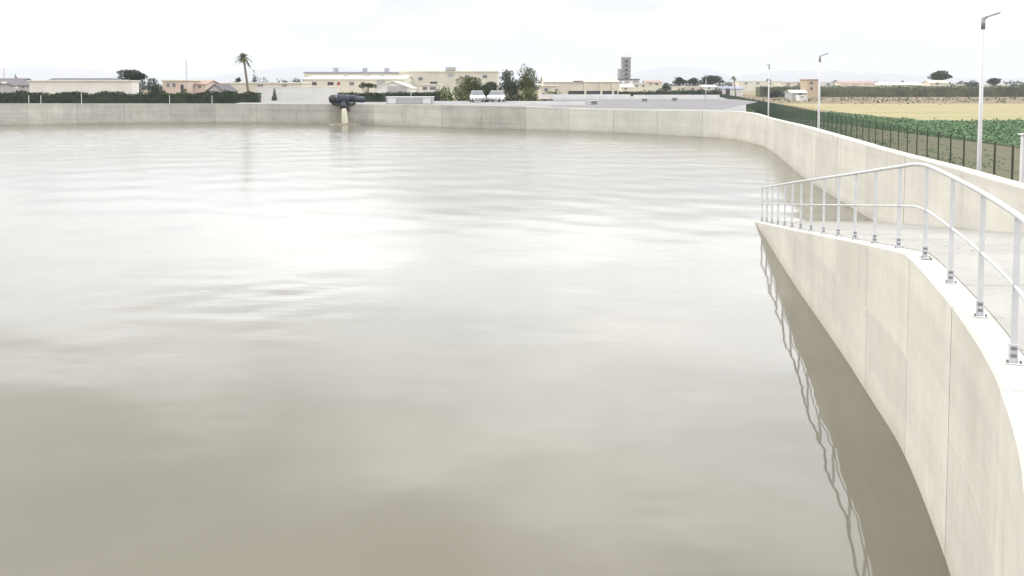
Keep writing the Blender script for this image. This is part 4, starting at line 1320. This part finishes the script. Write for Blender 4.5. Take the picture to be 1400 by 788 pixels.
p0 = xz(528, 140, 111.5)[0]; p1 = xz(591, 140, 111.5)[0]
t = thing('utility_box', 'low grey concrete utility box with panelled front on the far pavement', 'utility box', ((p0 + p1) / 2, 111.5, 2.16))
wb = (p1 - p0) / 2; hb = atY(560, 132.5, 111.5).z - 2.16
MB().box(-wb, wb, 0, 2.4, 0, hb - 0.1, 0.01).build('body', M['grey_wall'], t)
MB().box(-wb - 0.08, wb + 0.08, -0.08, 2.48, hb - 0.1, hb, 0.02).build('cover', M['pale_grey'], t)
for q in range(5):
    a_ = -wb + 0.15 + q * (2 * wb - 0.3) / 5
    MB().box(a_ + 0.05, a_ + (2 * wb - 0.3) / 5 - 0.05, -0.04, -0.002, 0.1, hb - 0.16, 0.01).build('panel', M['pale_grey'] if q in (0, 4) else M['grey_wall'], t)

# low kerb walls crossing the far pavement
for lab, qx0, qx1, Y_, h_ in (('low pale kerb wall crossing the far pavement before the tan warehouse', 736, 862, 151, 0.75),
                              ('low grey kerb wall on the far pavement between the tower and the fence corner', 866, 984, 150, 0.7),
                              ('low kerb wall close behind the far basin wall, in the middle of the picture', 706, 800, 106, 0.4)):
    a_, b_ = xz(qx0, 135, Y_)[0], xz(qx1, 135, Y_)[0]
    t = thing('kerb_wall', lab, 'wall', ((a_ + b_) / 2, Y_, 2.15))
    n_ = int((b_ - a_) / 2.4) + 1; wseg = (b_ - a_) / n_
    for q in range(n_):
        u = -(b_ - a_) / 2 + q * wseg
        MB().box(u + 0.01, u + wseg - 0.01, 0, 0.25, 0, h_ + random.uniform(-0.01, 0.01), 0.015).build('block', M['pale_grey'] if q % 3 else M['white_wall'], t)

for px_, py_, lab in [(881, 139, 'small grey metal vent box on the far pavement right of the tower'), (922, 138, 'second grey vent box on the far pavement, below the leftmost dome shaped tree'),
                      (812, 143, 'grey vent box on the far pavement in front of the flat tan warehouse')]:
    p = at(px_, py_, 2.18)
    t = thing('vent_box', lab, 'vent box', (p.x, p.y, 2.17), 'vent boxes on the far pavement')
    MB().box(-0.4, 0.4, -0.3, 0.3, 0, 0.42, 0.02).build('body', M['grey_wall'], t)
    MB().box(-0.46, 0.46, -0.36, 0.36, 0.42, 0.48, 0.015).build('lid', M['pale_grey'], t)
    for q in range(3): MB().box(-0.3, 0.3, -0.325, -0.302, 0.08 + q * 0.11, 0.13 + q * 0.11).build('louvre', M['roof_dark'], t)

# ------------------------------------------------------------------ parked cars on the apron
def make_car(label, X, Y, rz, paint):
    t = thing('parked_car', label, 'car', (X, Y, 2.16), 'white cars parked on the far pavement', rz)
    # body lofted from cross-sections along its length (local x = length)
    secs = [(-2.05, 0.72, 0.42, 0.72), (-1.95, 0.82, 0.28, 0.92), (-1.2, 0.86, 0.22, 0.97), (0.6, 0.87, 0.22, 0.95), (1.5, 0.84, 0.24, 0.88), (1.98, 0.76, 0.30, 0.74), (2.08, 0.66, 0.42, 0.62)]
    V, Fc = [], []
    for x, w, z0, z1 in secs:
        for (u, v) in ((-0.86, 0), (-1, 0.18), (-1, 0.62), (-0.9, 1), (0.9, 1), (1, 0.62), (1, 0.18), (0.86, 0)):
            V.append((x, u * w, z0 + (z1 - z0) * v))
    for i in range(len(secs) - 1):
        for k_ in range(8): Fc.append((i * 8 + k_, i * 8 + (k_ + 1) % 8, (i + 1) * 8 + (k_ + 1) % 8, (i + 1) * 8 + k_))
    Fc += [tuple(range(8)), tuple((len(secs) - 1) * 8 + k_ for k_ in range(8))[::-1]]
    link('body', mesh('body', V, Fc), paint, t, True)
    cab = [(-1.75, 0.80, 0.93), (-1.15, 0.66, 1.44), (0.15, 0.66, 1.48), (1.0, 0.78, 0.92)]
    V, Fc = [], []
    for x, w, z in cab: V += [(x, -w, z), (x, w, z)]
    V += [(-1.75, -0.8, 0.90), (-1.75, 0.8, 0.90), (1.0, -0.78, 0.90), (1.0, 0.78, 0.90)]
    Fc = [(0, 1, 3, 2), (2, 3, 5, 4), (4, 5, 7, 6), (0, 2, 4, 6), (1, 7, 5, 3)]
    link('cabin_glass', mesh('cabin_glass', V, Fc), M['glass'], t)
    MB().box(-1.15, 0.2, -0.68, 0.68, 1.44, 1.50, 0.03).build('roof', paint, t)
    for sx in (-1.3, 1.3):
        for sy in (-0.8, 0.8):
            w_ = MB().tube([(sx, sy - 0.1, 0.31), (sx, sy + 0.1, 0.31)], 0.31, 16).build('wheel', M['tyre'], t)
            MB().tube([(sx, sy - 0.108, 0.31), (sx, sy + 0.108, 0.31)], 0.19, 12).build('rim', M['rim'], w_)
    for sy in (-0.6, 0.6):
        MB().box(1.94, 2.06, sy - 0.14, sy + 0.14, 0.58, 0.72, 0.02).build('headlight', M['lens'], t)
        MB().box(-2.07, -1.95, sy - 0.12, sy + 0.12, 0.66, 0.86, 0.02).build('tail_light', M['red'], t)
    MB().box(2.05, 2.10, -0.26, 0.26, 0.40, 0.50).build('number_plate', M['plate'], t)
    return t
make_car('white parked car seen nose on below the wide olive tree', xz(653, 130, 126)[0], 126, R(-80), M['car_white'])
make_car('white parked car beside the other one, nearer the tallest tree', xz(678, 130, 127.5)[0], 127.5, R(-104), M['car_white'])

# ------------------------------------------------------------------ air: thin haze round everything
hz_ = MB(); hz_.box(-BIG - 50, BIG + 50, -700, BIG + 50, -3.0, 260)
hazeo = hz_.build('haze', None)
m = bpy.data.materials.new('haze_air'); m.use_nodes = True
t = m.node_tree
for n in list(t.nodes): t.nodes.remove(n)
o_ = t.nodes.new('ShaderNodeOutputMaterial'); v_ = t.nodes.new('ShaderNodeVolumePrincipled')
v_.inputs['Color'].default_value = (0.90, 0.935, 1.0, 1)
v_.inputs['Density'].default_value = 0.00022
v_.inputs['Anisotropy'].default_value = 0.2
t.links.new(v_.outputs[0], o_.inputs['Volume'])
hazeo.data.materials.append(m)
tag(hazeo, 'thin pale haze over the whole plain', 'haze', kind='stuff')
